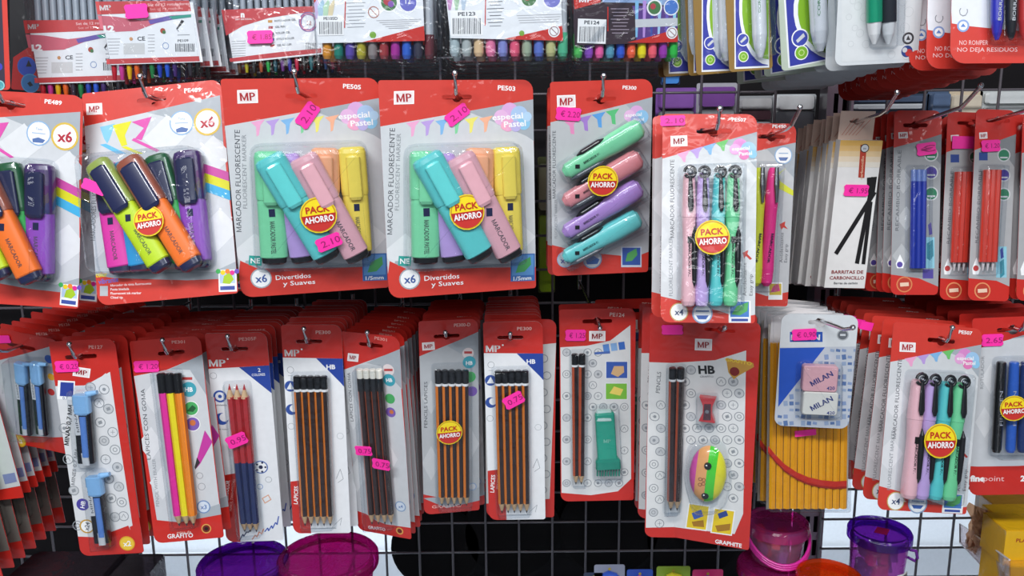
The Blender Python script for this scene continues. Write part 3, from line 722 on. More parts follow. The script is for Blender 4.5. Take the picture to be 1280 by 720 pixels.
for a, b, w_ in (((322, 292), (262, 603), 15), ((326, 345), (186, 568), 15), ((312, 380), (285, 605), 13)):
    P0, P1 = Vector(a), Vector(b); n_ = Vector((-(P1 - P0).y, (P1 - P0).x)).normalized() * w_ / 2
    K.area([tuple(P0 + n_), tuple(P0 - n_), tuple(P1 - n_), tuple(P1 + n_)], CH)
K.area([(298, 294), (334, 290), (326, 350), (298, 352)], CH)
K.text('BARRITAS DE', 228, 633, 12, mat('8c2c2c'), 0, bold=.02, width=112); K.text('CARBONCILLO', 226, 654, 12, mat('8c2c2c'), 0, bold=.02, width=122); K.text('Barras de carbón', 222, 673, 8, INK, 0, width=84)
K.done('box')
tb = MB(); u0, v0 = K.q(205, 160, -d_); u1, v1 = K.q(342, 55, -d_); hx = K.hc
tb.prism([(-Wd / 2 + .002, -.004), (Wd / 2 - .006, -.004), (Wd / 2 - .006, v1), (-Wd / 2 + .002, v1)], -d_ - .0006, -d_, mat('dcc0b0'), euro_slot(*hx, .016, .003, .0034))
for i in range(5): tb.strip([(-Wd / 2 + .006 + i * .004, v1 * .15), (-Wd / 2 + .018 + i * .005, v1 * .75)], .0006, -d_ + .0003, mat('c87868'))
tb.make('hanging_tab', K.root)
K.sticker(260, 340, 86, 40, -1, '€ 1.95', .0012, .45)
K.stack(7, .0185, .14, -.0005, what='charcoal box', jit=1.5); K.hook('chrome hook reaching out over the charcoal stick boxes', fwd=.08, up=.016, slope=.13)

# pen refills
def refill_pack(key, label, short, barrel, dots, tubes, ref=None, hole=(140, 120), z=(2.574, 1090, 110), edge=None, name='refill_pack'):
    K = Card(key, name, label, 'pen refill pack', z=z, ref=ref, base=RED2, hole=(*hole, .028, .0045, .0050), short=short, radii=(.006, .010, .005, .008))
    return K
K = B8 = refill_pack('blue_refill', 'pack of three blue pen refills on red and silver card', 'blue refill pack', 'b', 0, 0)
K.area([(60, 195), (225, 150), (220, 600), (215, 640), (150, 612), (60, 600)], mat('9b9da0')); K.area([(150, 172), (225, 148), (225, 250)], mat('7e8287'))
for x, y in ((100, 300), (110, 420), (95, 540)): K.area([(x - 30, y), (x, y - 40), (x + 30, y), (x, y + 40)], mat('b2b4b6'))
K.text('RECAMBIO BORRABLE', 84, 330, 11, mat('5a5e64'), 88, bold=0, width=250)
for y, c in ((214, '2f7d5c'), (272, '4a3a94'), (340, '2c7a58')): K.disc(190, y, 22, mat('c8cacc')); K.disc(190, y, 18, mat(c)); K.rect(190, y + 8, 26, 5, PANEL)
K.area([(90, 535), (104, 565), (100, 580), (80, 580), (76, 565)], PURE); K.disc(89, 568, 9, mat('5a4aa0')); K.disc(104, 632, 25, mat('d88050')); K.disc(104, 632, 21, mat('b83a28')); K.rect(104, 632, 28, 12, mat('e8c8b0'), 4)
K.rect(184, 530, 34, 100, mat('8fc8d8')); K.area([(180, 440), (190, 432), (194, 470), (184, 474)], mat('50409a')); K.area([(176, 500), (196, 488), (198, 540), (186, 556), (176, 548)], mat('3a8a9c')); K.rect(180, 598, 34, 30, mat('54489a'))
K.logo(100, 152, 30, 20, 3); K.done()
for x in (134, 151, 167): K.pencil((x, 262), (x - 4, 580), 8.5, .005, [mat('1d35a0', 'plastic')] * 3, name='pen_refill', tip=None, cap=mat('7088c8', 'plastic'), capl=.12, n=8)
K.blister([(112, 252), (184, 252), (180, 590), (110, 590)], .0125, 8); K.sticker(175, 196, 62, 38, 8, '€', .0016)
K.stack(8, .0155, .13, -.001, what='blue refill pack'); K.hook('chrome hook reaching out over the blue refill packs', fwd=.125, up=.014, slope=.17)
K = B9 = refill_pack('red_refill', 'pack of three red pen refills on red and silver card', 'red refill pack', 'r', 0, 0, hole=(405, 105))
K.area([(330, 200), (465, 150), (445, 640), (400, 620), (310, 612)], mat('a9aaac')); K.area([(400, 172), (465, 148), (462, 260)], mat('84888c'))
K.text('RECAMBIO BORRABLE', 342, 380, 10, mat('5a5e64'), 87, bold=0, width=230); K.rect(358, 220, 28, 26, mat('2c4890')); 
for y, c in ((216, '2f7d5c'), (280, '4a3a94'), (342, '2c7a58')): K.disc(424, y, 21, mat('c8cacc')); K.disc(424, y, 17, mat(c)); K.rect(424, y + 8, 24, 5, PANEL)
K.area([(336, 545), (350, 580), (342, 600), (324, 600), (322, 580)], PURE); K.disc(334, 580, 9, mat('c04040')); K.disc(355, 652, 26, mat('e09060')); K.disc(355, 652, 22, mat('b83a28')); K.rect(355, 652, 30, 12, mat('e8c8b0'), 4)
K.rect(416, 560, 34, 100, mat('8fc8d8')); K.area([(412, 520), (420, 512), (424, 545), (414, 550)], mat('3a489a')); K.area([(410, 560), (424, 550), (426, 600), (412, 612)], mat('3a8a9c'))
K.logo(358, 153, 26, 20, 3); K.done()
for x in (370, 387, 404): K.pencil((x, 264), (x - 14, 560), 11.5, .0055, [mat('cc3a2c', 'plastic')] * 3, name='pen_refill', tip=None, cap=None, n=8)
mb = MB()
for x in (358, 373, 389): mb.loft(K.q3(x, 560, .005), K.q3(x - 2, 588, .005), [(0, 5 * K.k, 5 * K.k), (1, 2 * K.k, 2 * K.k)], mat('d8d0d0', 'plastic'), 8)
mb.make('writing_tips', K.root)
K.blister([(350, 250), (424, 250), (400, 600), (336, 600)], .0125, 8); K.sticker(382, 186, 62, 36, 3, '€ 1.20', .0016, .4)
K.stack(8, .0155, .12, -.001, what='red refill pack'); K.hook('chrome hook reaching out of frame from the red refill packs', fwd=.13, up=.014, slope=.17)
r = [o for o in bpy.data.objects if o.get('group') == B9.group and o.get('label', '').startswith('first')][0]; r.location.x -= .022; r['label'] = 'red refill pack shifted left behind the front red refill pack, pink label on it'
mb = MB(); u, v = K.q(382, 168); mb.prism([(u - .013, v - .008), (u + .013, v - .007), (u + .013, v + .007), (u - .013, v + .007)], .0016, .002, PINK); mb.make('price_sticker', r)
K = B10 = refill_pack('edge_refill', 'refill pack cut off by the right edge of the photo', 'right-edge refill pack', 'k', 0, 0, ref=B9, hole=(405, 105))
K.area([(330, 200), (465, 150), (445, 640), (400, 620), (310, 612)], mat('a9aaac')); K.disc(355, 652, 26, mat('e09060')); K.disc(355, 652, 22, mat('b83a28')); K.area([(336, 545), (350, 580), (342, 600), (324, 600), (322, 580)], PURE); K.done()
for x in (372, 388, 404): K.pencil((x, 264), (x - 14, 560), 9, .005, [BLACK] * 3, name='pen_refill', tip=None, cap=None, n=8)
K.blister([(350, 250), (424, 250), (400, 600), (336, 600)], .0125, 8); K.stack(8, .0155, .12, -.001, what='refill pack'); K.hook('chrome hook through the refill packs at the right edge', fwd=.1, up=.014, slope=.17)
# ------------------------------------------------------------------ lower row of packs
def ortho_dots(K, pts, r, m=None):
    m = m or mat('8f9499')
    for i, (x, y) in enumerate(pts):
        K.disc(x, y, r, mat('c4c6c9')) if i % 3 == 0 else None
        K.ring(x, y, r, r * .16, m, 14)
        k = i % 5
        if k == 0: K.line([(x - r * .4, y), (x + r * .4, y)], 1.2, m); K.line([(x, y - r * .4), (x, y + r * .4)], 1.2, m)
        elif k == 1: K.disc(x, y, r * .35, m, n=8)
        elif k == 2: K.line([(x - r * .4, y + r * .3), (x, y - r * .4), (x + r * .4, y + r * .3)], 1.4, m)
        elif k == 3: K.rect(x, y, r * .7, r * .6, m, 20)
        else: K.ring(x, y, r * .45, r * .14, m, 10)

# mechanical pencil leads
def lead_tube(K, top, bot, hw, w):
    A, B = K.q3(*top, w), K.q3(*bot, w); h = hw * K.k; P = lambda t: [A[i] + (B[i] - A[i]) * t for i in range(3)]
    mb = MB(); mb.loft(A, B, [(0, h, h * .5), (1, h, h * .5)], mat('10131c', 'plastic'), 12, 5); o = mb.make('lead_case', K.root)
    c = MB(); c.loft((A[0], A[1], w + .0005), P(.28)[:2] + [w + .0005], [(-.04, h * .9, h * .5), (0, h * 1.05, h * .58), (.9, h * 1.05, h * .58), (1, h * .8, h * .5)], mat('86b8e6', 'plastic'), 12, 4)
    c.loft((A[0] + h * .7, A[1] + h * .1, w + .001), (A[0] + h * 2.0, A[1] + h * .3, w + .001), [(0, h * .4, h * .4), (1, h * .25, h * .3)], mat('86b8e6', 'plastic'), 8, 4); c.make('cap', o)
    l = MB(); q, r_ = P(.3), P(.9); l.loft((q[0] + h * .15, q[1], w + h * .4), (r_[0] + h * .15, r_[1], w + h * .4), [(0, h * .42, h * .3), (1, h * .42, h * .3)], mat('5a86d0', 'plastic'), 8, 3); l.make('leads', o)
    q = P(.35); l = MB(); l.prism([(q[0] - h * .95, q[1] - h * 1.9), (q[0] - h * .3, q[1] - h * 1.9), (q[0] - h * .3, q[1] + h * 1.9), (q[0] - h * .95, q[1] + h * 1.9)], w + h * .5, w + h * .55, PANEL)
    l.text('MINAS', q[0] - h * .62, q[1], h * .32, INK, w + h * .57, 92, 'C', .01, width=h * 3); l.make('paper_label', o)
    q = P(.93); l = MB(); l.loft((q[0] + h * .1, q[1] + h * .8, w + h * .5), (q[0] + h * .1, q[1] - h * .8, w + h * .5), [(0, h * .45, h * .15), (1, h * .45, h * .15)], PANEL, 8, 4); l.make('window', o)
    return o
K = C1 = Card('leads', 'lead_refill_pack', 'long pack of two blue-capped pencil lead cases one above the other', 'pencil lead pack', z=(2.057, 0, 370), base=RED2, hole=(208, 156, .036, .005, .004), short='long two-case pencil lead pack')
K.area([(132, 240), (138, 232), (215, 230), (240, 225), (272, 198), (335, 630), (335, 600), (318, 600), (290, 615), (185, 640)], mat('dadbdd'))
K.area([(283, 195), (312, 400), (341, 590), (300, 610), (240, 600), (215, 232)], mat('dadbdd'))
K.area([(190, 618), (250, 620), (330, 590), (380, 700), (180, 700)], RED2)
ortho_dots(K, [(233, 235), (268, 240), (255, 275), (279, 290), (296, 395), (290, 350), (302, 440), (318, 566), (258, 325), (268, 372), (272, 420), (280, 470), (306, 490), (286, 520), (313, 530), (296, 568), (165, 340), (175, 420), (190, 500), (200, 590)], 14)
K.rect(170, 242, 44, 48, PURE, -3); K.rect(172, 240, 34, 36, mat('2c4098'), -3); K.text('0.7', 168, 262, 8, mat('50609a'), 0)
K.text('MINAS 0,7 MM', 176, 332, 13, BLACK, 84, bold=.02, width=112); K.text('MINES 0,7 MM', 192, 440, 10, INK, 84, bold=0, width=100)
K.disc(213, 536, 17, mat('4a3f9c')); K.text('HB', 213, 536, 12, PURE, 80, bold=.02); K.disc(224, 592, 20, mat('c89a30')); K.disc(224, 592, 16, PURE); K.text('x24', 224, 592, 12, INK, 80, bold=.02, width=24)
K.disc(327, 636, 21, mat('d8a020')); K.disc(327, 636, 18, mat('e8c23a')); K.text('x2', 327, 636, 15, PURE, 4, bold=.02)
K.logo(210, 196, 44, 24, -8); K.text('PE127', 246, 131, 9, mat('e8b0a8'), 0, width=36)
K.done(); lead_tube(K, (210, 255), (224, 428), 21, .008); lead_tube(K, (243, 465), (266, 632), 21, .008)
K.blister([(186, 236), (236, 234), (250, 440), (205, 442)], .016, 7); K.blister([(222, 448), (270, 444), (298, 638), (246, 646)], .016, 7)
K.sticker(172, 181, 62, 30, 2, '€ 0,25', .0012, .45)
K.stack(8, .0215, .0, .002, what='lead pack', deep=2); K.hook('chrome hook through the long pack of two lead cases', slope=.02, fwd=.02)
K = C0 = Card('leads_low', 'lead_refill_pack', 'short pack with two blue-capped lead cases side by side at left', 'pencil lead pack', z=(4.5, 0, 400), base=RED2, hole=(120, 150, .036, .005, .004), short='short side-by-side pencil lead pack')
K.area([(-80, 240), (0, 225), (130, 192), (400, 115), (430, 655), (300, 660), (130, 650), (40, 635), (0, 640), (-80, 600)], mat('b9bcc2'))
K.text('RECAMBIO', 20, 370, 14, GREY, 84, bold=0, width=110); K.disc(110, 680, 42, mat('d8a020')); K.disc(110, 680, 36, mat('e8c23a')); K.text('x2', 110, 682, 26, PURE, 0, bold=.02)
K.disc(275, 220, 26, mat('3a5aa8')); K.disc(288, 320, 22, mat('d8a030')); K.disc(288, 405, 22, mat('c03838')); K.text('PE126', 235, 78, 16, mat('e8b0a8'), 2, width=70); K.done()
lead_tube(K, (118, 245), (150, 640), 34, .008); lead_tube(K, (205, 245), (240, 640), 34, .008); K.blister([(50, 210), (250, 215), (300, 660), (105, 655)], .016, 20)
K.sticker(22, 108, 84, 46, 2, '', .0012); K.stack(10, .021, .0, .001, what='lead pack', deep=2); K.hook('chrome hook through the short pack of two lead cases at left', slope=.02, fwd=.05, up=.01)

# neon pencils with eraser caps
K = C2 = Card('neon_pencils', 'pencil_pack', 'pack of three neon pencils in pink, yellow and orange with black rubber ends', 'pencil pack', z=(2.057, 150, 370), base=RED2, hole=(132, 146, .031, .0045, .004), short='neon pencil pack')
K.area([(36, 206), (120, 190), (210, 152), (262, 590), (215, 588), (95, 576)], PANEL); K.area([(128, 188), (212, 150), (222, 255), (180, 190)], PANEL_D)
for x, y in ((90, 260), (80, 380), (110, 480)): K.area([(x - 34, y), (x, y - 44), (x + 30, y), (x, y + 44)], PANEL_L)
K.area([(215, 548), (262, 532), (270, 600), (150, 600)], PANEL_D); K.area([(92, 578), (150, 582), (268, 560), (290, 680), (90, 680)], RED2)
K.text('LAPICES CON GOMA', 66, 330, 11, INK, 95, bold=.0, width=190); K.text('PENCIL WITH ERASER', 92, 480, 9, mat('90949a'), 95, bold=0, width=130)
K.disc(174, 212, 18, mat('d0d4d8')); K.rect(173, 212, 26, 7, mat('b84040')); K.disc(177, 240, 20, TEALP); K.text('HB', 177, 240, 12, PURE, 0, bold=.03); K.disc(183, 289, 20, PURE); K.disc(183, 289, 18, GREENP); K.area([(172, 296), (186, 280), (196, 288), (188, 298)], mat('1f5a34')); K.disc(187, 329, 20, PURE); K.disc(187, 329, 18, mat('7a5cae')); K.disc(187, 326, 8, mat('c87040'))
K.area([(218, 345), (238, 375), (206, 432), (194, 446), (192, 440)], mat('c0389c')); K.area([(192, 440), (198, 415), (206, 428), (194, 446)], mat('303034'))
K.ring(205, 462, 9, 1.5, GREY); K.ring(210, 490, 10, 1.5, GREY); K.disc(215, 542, 18, mat('6a8ab8')); K.disc(215, 542, 15, mat('cdd8e6')); K.text('x3', 215, 542, 12, mat('5a7ab0'), 0, bold=.02)
K.text('mina de', 165, 607, 7, mat('e8c0b0'), 3, width=38); K.text('GRAFITO', 155, 616, 12, PURE, 3, bold=.02, width=68); K.disc(222, 598, 13, mat('d8a050')); K.disc(222, 598, 10, mat('701c18')); K.disc(222, 598, 5, mat('201010')); K.text('PE301', 150, 118, 8, mat('e8b0a8'), 2, width=34)
K.done()
for nm, c, x0, x1 in (('pink', 'e8289c', 105, 153), ('yellow', 'f4e21a', 125, 172), ('orange', 'f58a1c', 147, 190)):
    m = mat(c, 'neon'); m2 = mat({'pink': 'b81c7c', 'yellow': 'd0be10', 'orange': 'd06c10'}[nm], 'neon')
    K.pencil((x0, 198), (x1, 592), 11.5, .0075, [m, m, m2], cap=BLACK, capl=.125, name='pencil', label=nm + ' neon pencil with black rubber end', tip='b')
K.blister([(86, 192), (158, 188), (205, 590), (138, 598)], .0145, 8); K.sticker(68, 181, 66, 30, 2, '€ 1.20', .0012, .45)
K.stack(9, .0195, .035, 0, what='neon pencil pack', deep=2); K.hook('chrome hook through the neon pencil pack', slope=.04, fwd=.02)

# white cards with blue corner
def white_print(K, hb='HB', x0=45, sx=1, top=163):
    K.area([(0, -50), (400, -50), (400, top), (0, top)], RED2)
K = C3 = Card('bicolour', 'pencil_pack', 'pack of three red and dark blue two-coloured pencils with a price label across them', 'pencil pack', z=(2.057, 150, 370), base=WHITE, hole=(295, 136, .031, .0045, .004), short='two-coloured pencil pack')
K.area([(210, 90), (390, 90), (388, 178), (216, 188)], RED2); K.area([(306, 183), (389, 178), (400, 258)], BLUEP); K.text('2', 358, 190, 10, PURE, 0, bold=.02); K.text('COLORES', 356, 202, 7, PURE, 3, bold=.01, width=34)
K.text('MP', 250, 172, 20, PURE, 0, bold=.05, width=42); K.disc(277, 162, 2.5, PURE, n=8); K.ring(257, 258, 17, 5, mat('2f55a8')); K.disc(257, 258, 5, mat('2f55a8'), n=10)
K.disc(262, 316, 17, mat('2f55a8')); K.disc(268, 312, 12, WHITE); K.text('Resistente', 257, 280, 5, INK, 0, width=34); K.text('Mina suave', 262, 342, 5, INK, 0, width=34)
K.ring(240, 205, 9, 1, GREY); K.area([(258, 462), (296, 456), (312, 660), (268, 660)], RED2); K.text('LAPICES BICOLOR', 272, 518, 11, PURE, 83, bold=.02, width=104); K.text('PENCIL TWO COLORS', 288, 512, 7, mat('f0c0b8'), 83, bold=0, width=96); K.text('PE305F', 328, 110, 9, mat('e8b0a8'), 3, width=44)
K.disc(362, 440, 19, mat('4a6cb0')); K.disc(362, 440, 16, PURE); K.disc(362, 440, 6, NAVY, n=6); [K.disc(362 + 12 * math.cos(R(a)), 440 + 12 * math.sin(R(a)), 3.2, NAVY, n=6) for a in range(0, 360, 72)]
K.ring(360, 490, 8, 1.5, mat('6a90c8')); K.rect(377, 522, 20, 16, mat('e0a888'), 30); K.rect(377, 522, 15, 11, WHITE, 30); K.ring(382, 472, 9, 1.4, mat('a8acb0')); K.line([(372, 606), (380, 596), (382, 604), (390, 590), (392, 598), (400, 582), (404, 588), (408, 566)], 3, mat('3858b0'))
K.line([(340, 626), (348, 614), (352, 620), (358, 606), (364, 612), (370, 598)], 3, mat('d88868')); K.line([(308, 628), (316, 612), (318, 618), (326, 606), (330, 608), (346, 586)], 3, mat('203058')); K.done()
RB = [mat('b8252c', 'plastic'), mat('b8252c', 'plastic'), mat('8c1a22', 'plastic')]
for i, (x0, x1) in enumerate(((282, 321), (301, 336), (320, 351))): K.pencil((x0 + 2.5, 258), (x1, 607), 10, .0065, RB, name='pencil', split=(mat('b8242a', 'plastic'), mat('1c2a5e', 'plastic'), .47), tip='b')
mb = MB()
for i, (x0, x1) in enumerate(((281, 284), (300, 303), (319, 322))): mb.loft(K.q3(x0 + 2, 262, .0066), K.q3(x0, 226, .0066), [(0, 10 * K.k, 10 * K.k), (.6, 4 * K.k, 4 * K.k, mat('c02c34')), (1, .5 * K.k, .5 * K.k)], WOOD, 8)
mb.make('red_points', K.root)
K.blister([(268, 222), (334, 218), (368, 612), (305, 618)], .0135, 8, flange=True); K.sticker(300, 371, 56, 34, 22, '0.95', .0145, .45)
K.stack(9, .0195, .035, .0, what='two-coloured pencil pack', deep=2); K.hook('chrome hook through the two-coloured pencil pack', slope=.04, fwd=.02)

def hb_pack(key, label, short, ref=None, z=None, xs=None):
    K = Card(key, 'pencil_pack', label, 'pencil pack', z=z or (2.057, 330, 370), ref=ref, base=WHITE, hole=(116, 117, .031, .0045, .004), short=short)
    K.area([(35, 60), (205, 60), (208, 161), (46, 158)], RED2); K.area([(134, 160), (208, 161), (212, 240), (196, 222)], BLUEP); K.text('HB', 172, 182, 12, PURE, 0, bold=.03, width=23)
    K.text('MP', 72, 146, 19, PURE, 0, bold=.05, width=38); K.disc(97, 137, 2.5, PURE, n=8); K.text('PE300', 152, 93, 9, mat('f0c8c0'), 0, width=38)
    K.ring(68, 190, 9, 1, GREY); K.line([(62, 205), (74, 205)], 1, GREY); K.disc(68, 232, 15, mat('2f4f9c')); K.area([(58, 240), (68, 222), (78, 240)], WHITE); K.disc(71, 292, 15, mat('2f4f9c')); K.disc(76, 289, 10, WHITE); K.ring(70, 335, 9, 1.2, mat('a8acb0'))
    K.area([(68, 477), (94, 474), (118, 606), (112, 640), (75, 640)], RED2); K.text('LAPICES', 82, 512, 11, PURE, 88, bold=.02, width=52); K.text('PENCILS', 96, 508, 7, mat('f0c0b8'), 88, bold=0, width=40)
    K.area([(75, 560), (118, 560), (122, 620), (80, 640)], RED2); K.line([(186, 470), (196, 445), (204, 470), (190, 480)], 1.2, GREY); K.line([(175, 595), (200, 570), (196, 590)], 1, GREY); K.ring(196, 360, 9, 1.2, mat('b8bcc0')); K.line([(120, 597), (186, 597)], 2.4, LGREY)
    K.done()
    for i in range(5): K.pencil((84 + i * 17.5, 205), (106 + i * 16.2, 592), 9.3, .0065, None, cap=BLACK, ring=PURE, capl=.098)
    K.blister([(72, 198), (168, 196), (184, 594), (98, 598)], .0135, 8)
    K.line_ = 0
    return K
C4 = hb_pack('hb_white', 'white and red pack of five black-tipped graphite pencils, without any price label', 'unpriced white HB pencil pack')
C4.stack(9, .0195, .035, what='HB pencil pack', deep=2); C4.hook('chrome hook through the unpriced white HB pencil pack', slope=.04, fwd=.02)
C7 = hb_pack('hb_price', 'white and red pack of five black-tipped graphite pencils with slanted pink price label', 'priced white HB pencil pack', ref=C4)
C7.ref = None; C7.zm = (2.057, 500, 370); C7.sticker(292, 268, 56, 34, 28, '0.75', .0145, .45)
C7.stack(9, .0195, .04, what='HB pencil pack', deep=2); C7.hook('chrome hook through the priced white HB pencil pack', slope=.02, fwd=.018, up=.006)
# the pack just behind is the all-red one, pushed to the right
r = [o for o in bpy.data.objects if o.get('group') == C7.group and o.get('label', '').startswith('first')][0]
bpy.data.objects.remove([c for c in r.children if c.name.startswith('card')][0])
mb = MB(); O_ = rrect(-C7.W / 2, C7.W / 2 + .016, -C7.H - .004, 0, (.003, .01, .003, .01)); mb.prism(O_, -.0006, 0, RED2, C7.hole)
mb.flat([(-C7.W / 2, -.04), (C7.W / 2 + .016, -.030), (C7.W / 2 + .010, -C7.H + .022), (-C7.W / 2, -C7.H + .015)], .0003, mat('cfcfce'))
for i in range(9): mb.ring(C7.W / 2 + .001 + (i % 2) * .004, -.05 - i * .022, .0055, .001, .0005, GREY, 12)
mb.make('card', r); r['label'] = 'red-edged pencil pack sticking out right behind the priced white HB pencil pack'

K = C5 = Card('rubber_tip', 'pencil_pack', 'pack of four pencils with white rubbers and two pink price labels', 'pencil pack', z=(2.057, 330, 370), base=RED2, hole=(275, 126, .031, .0045, .004), short='white-rubber pencil pack')
K.area([(204, 190), (345, 140), (382, 610), (350, 600), (240, 560)], PANEL); K.area([(262, 172), (350, 136), (355, 240), (300, 180)], PANEL_D); K.area([(228, 548), (262, 560), (300, 585), (392, 598), (392, 700), (228, 700)], RED2)
for x, y in ((230, 300), (320, 420), (240, 460)): K.area([(x - 24, y), (x, y - 44), (x + 24, y), (x, y + 44)], PANEL_L)
K.logo(229, 158, 28, 20, -6); K.text('LAPICES CON GOMA', 222, 260, 9, INK, 94, bold=0, width=140)
K.disc(320, 190, 16, mat('e0d4d4')); K.rect(320, 190, 22, 6, mat('b84040')); K.disc(322, 216, 17, TEALP); K.text('HB', 322, 216, 10, PURE, 0, bold=.03); K.disc(324, 264, 14, GREENP); K.disc(326, 299, 14, mat('7a5cae')); K.disc(328, 298, 6, mat('c87040'))
K.disc(351, 541, 16, mat('7f9cc0')); K.disc(351, 541, 13, mat('cdd8e6')); K.text('x4', 351, 541, 10, mat('5a7ab0'), 0); K.text('GRAFITO', 290, 597, 10, PURE, -8, bold=.02, width=52); K.disc(349, 604, 11, mat('d8a050')); K.disc(349, 604, 7, mat('701c18')); K.text('PE301', 300, 110, 8, mat('e8b0a8'), -10, width=34)
K.done()
for i in range(4): K.pencil((246 + i * 16.4, 188), (278 + i * 16.6, 588), 9.0, .0065, [mat('c8582c', 'plastic'), DKBR, DKBR], cap=BLACK, eraser=(mat('ece8dc', 'print'), .052), capl=.13)
K.blister([(236, 182), (304, 178), (342, 592), (264, 596)], .0135, 8)
K.sticker(256, 398, 50, 27, -3, '0.75', .0145, .5); K.sticker(301, 433, 52, 30, -10, '0.75', .0148, .5)
K.stack(9, .0195, .035, .0018, what='white-rubber pencil pack', deep=2); K.hook('chrome hook through the white-rubber pencil pack', slope=.04, fwd=.02)

K = C6 = Card('offer_pencils', 'pencil_pack', 'silver-grey pack of five pencils with round yellow PACK AHORRO sticker', 'pencil pack', z=(2.057, 500, 370), base=RED2, hole=(120, 103, .031, .0045, .0045), short='pencil pack with yellow sticker')
K.area([(50, 155), (205, 92), (204, 520), (150, 528), (60, 510)], mat('b4b8bc')); K.area([(120, 128), (205, 90), (206, 230), (160, 150)], PANEL_D)
for x, y in ((80, 260), (180, 380), (80, 430)): K.area([(x - 24, y), (x, y - 44), (x + 24, y), (x, y + 44)], mat('c4c7ca'))
K.area([(60, 520), (150, 512), (206, 490), (206, 525), (120, 545)], PANEL_D); K.logo(73, 129, 32, 20, 4); K.text('PENCILS LAPICES', 66, 280, 9, INK, 90, bold=0, width=130)
K.disc(175, 147, 15, mat('e0d4d4')); K.rect(175, 145, 20, 6, mat('b84040')); K.disc(178, 170, 17, TEALP); K.text('HB', 178, 172, 10, PURE, 0, bold=.03); K.disc(180, 208, 15, GREENP); K.disc(185, 245, 14, mat('7a5cae')); K.disc(186, 490, 12, mat('8fa4c4')); K.disc(186, 490, 9, PANEL); K.text('PE300-D', 160, 74, 9, mat('f0c8c0'), 3, width=42)
K.text('GRAFITO', 120, 540, 9, mat('f0c0b8'), 3, width=80); K.done()
for i in range(5): K.pencil((98 + i * 17.5, 190), (108 + i * 15.8, 540), 8.8, .0065, None, cap=BLACK, ring=PURE, capl=.108)
K.blister([(84, 176), (182, 172), (184, 542), (96, 546)], .0135, 8); K.offer(127, 351, 34, .0145, 6)
K.stack(8, .0195, .045, .0004, what='yellow-stickered pencil pack', deep=2); K.hook('chrome hook through the pencil pack with yellow sticker', slope=.02, fwd=.018, up=.006)

def kit_print(K, x0, x1, y0, y1, dx, dy, r, skip):
    i = 0; P = []
    y = y0
    while y < y1:
        x = x0 + (dx / 2 if i % 2 else 0)
        while x < x1:
            if not skip(x, y): P.append((x, y))
            x += dx
        y += dy; i += 1
    ortho_dots(K, P, r)
K = C8 = Card('brush_eraser', 'stationery_set', 'set of two pencils and a green brush eraser on icon-patterned card', 'stationery set', z=(2.057, 680, 370), base=RED2, hole=(137, 65, .036, .005, .005), short='green brush eraser set')
K.area([(42, 132), (110, 128), (170, 115), (222, 75), (224, 470), (190, 502), (120, 512), (45, 506)], mat('dcdddd'))
kit_print(K, 58, 218, 145, 500, 27, 28, 11, lambda x, y: (x < 112 and x > 66) or (x > 150 and y < 275) or (125 < x < 200 and 290 < y < 470) or y < 130 + (x > 160) * 0)
K.rect(187, 190, 58, 46, mat('e8eaec')); K.rect(187, 190, 54, 42, mat('3a5cae')); K.area([(172, 200), (180, 180), (205, 180), (206, 196), (190, 208)], mat('d8b080')); K.rect(186, 245, 58, 44, mat('e8eaec')); K.rect(186, 245, 54, 40, mat('7cc040')); K.area([(168, 250), (180, 232), (204, 240), (196, 256)], mat('f0d868'))
for i, x in enumerate((160, 180, 200)): K.rect(x, 134 - i * 3, 16, 20, mat(('5a8ad0', '86b0e0', '3a6cc0')[i]), 8)
K.rect(150, 146, 40, 6, mat('4a6ab0'), 4); K.logo(137, 103, 42, 26, 0); K.text('PE124', 188, 48, 10, mat('f0c8c0'), -3, bold=.02, width=38); K.done()
for i in range(2): K.pencil((79 + i * 19, 148), (82 + i * 14, 485), 8.6, .006, [mat('c85a3a', 'plastic'), DKBR, DKBR], cap=BLACK, ring=PURE, capl=.095)
TG = mat('2ba58a', 'plastic'); TG2 = mat('1f8f78', 'plastic')
mb = MB(); A, B = K.q3(155, 298, .008), K.q3(163, 425, .008); h = 26 * K.k
mb.loft(A, B, [(.0, h * .85, h * .34), (.04, h, h * .4), (1, h * 1.0, h * .4)], TG, 12, 6); mb.text('MP', *K.q(162, 372, .012), h * .4, mat('9fe0cc'), .008 + h * .42, 0, 'C', .02); o = mb.make('brush_eraser', K.root)
m2 = MB(); m2.loft(K.q3(154, 300, .008), K.q3(154, 318, .008), [(-.4, h * .7, h * .25), (0, h * .82, h * .33), (1, h * .82, h * .45)], mat('c8e4dc', 'plastic'), 12, 6); m2.make('white_rubber', o)
m3 = MB(); m3.loft(K.q3(164, 415, .008), K.q3(165, 442, .008), [(0, h * 1.05, h * .45), (.3, h * 1.28, h * .5), (1, h * 1.28, h * .5)], TG2, 12, 6); m3.make('brush_head', o)
m4 = MB()
for i in range(9):
    x = 138 + i * 7; m4.loft(K.q3(x, 440, .008), K.q3(x - 1, 462, .008), [(0, 2.4 * K.k, 5 * K.k), (1, 2.2 * K.k, 5 * K.k)], TG2, 6)
m4.make('bristles', o)
K.blister([(68, 140), (110, 140), (108, 488), (72, 488)], .0125, 7); K.blister([(128, 282), (190, 280), (200, 468), (128, 472)], .0165, 8)
K.sticker(81, 101, 54, 30, 0, '€ 1.25', .0012, .45); K.stack(1, .03, .04, .0, what='green brush eraser set'); K.hook('chrome hook through the green brush eraser set', slope=.0, fwd=.03, up=-.004)
s1 = copy_thing(C8.root); s1.location += Vector((.050, .065, -.002)); s1.rotation_euler = (0, 0, R(4)); tag(s1, 'icon-patterned stationery set mostly hidden between the brush eraser set and fruit eraser set', 'stationery set', C8.group)

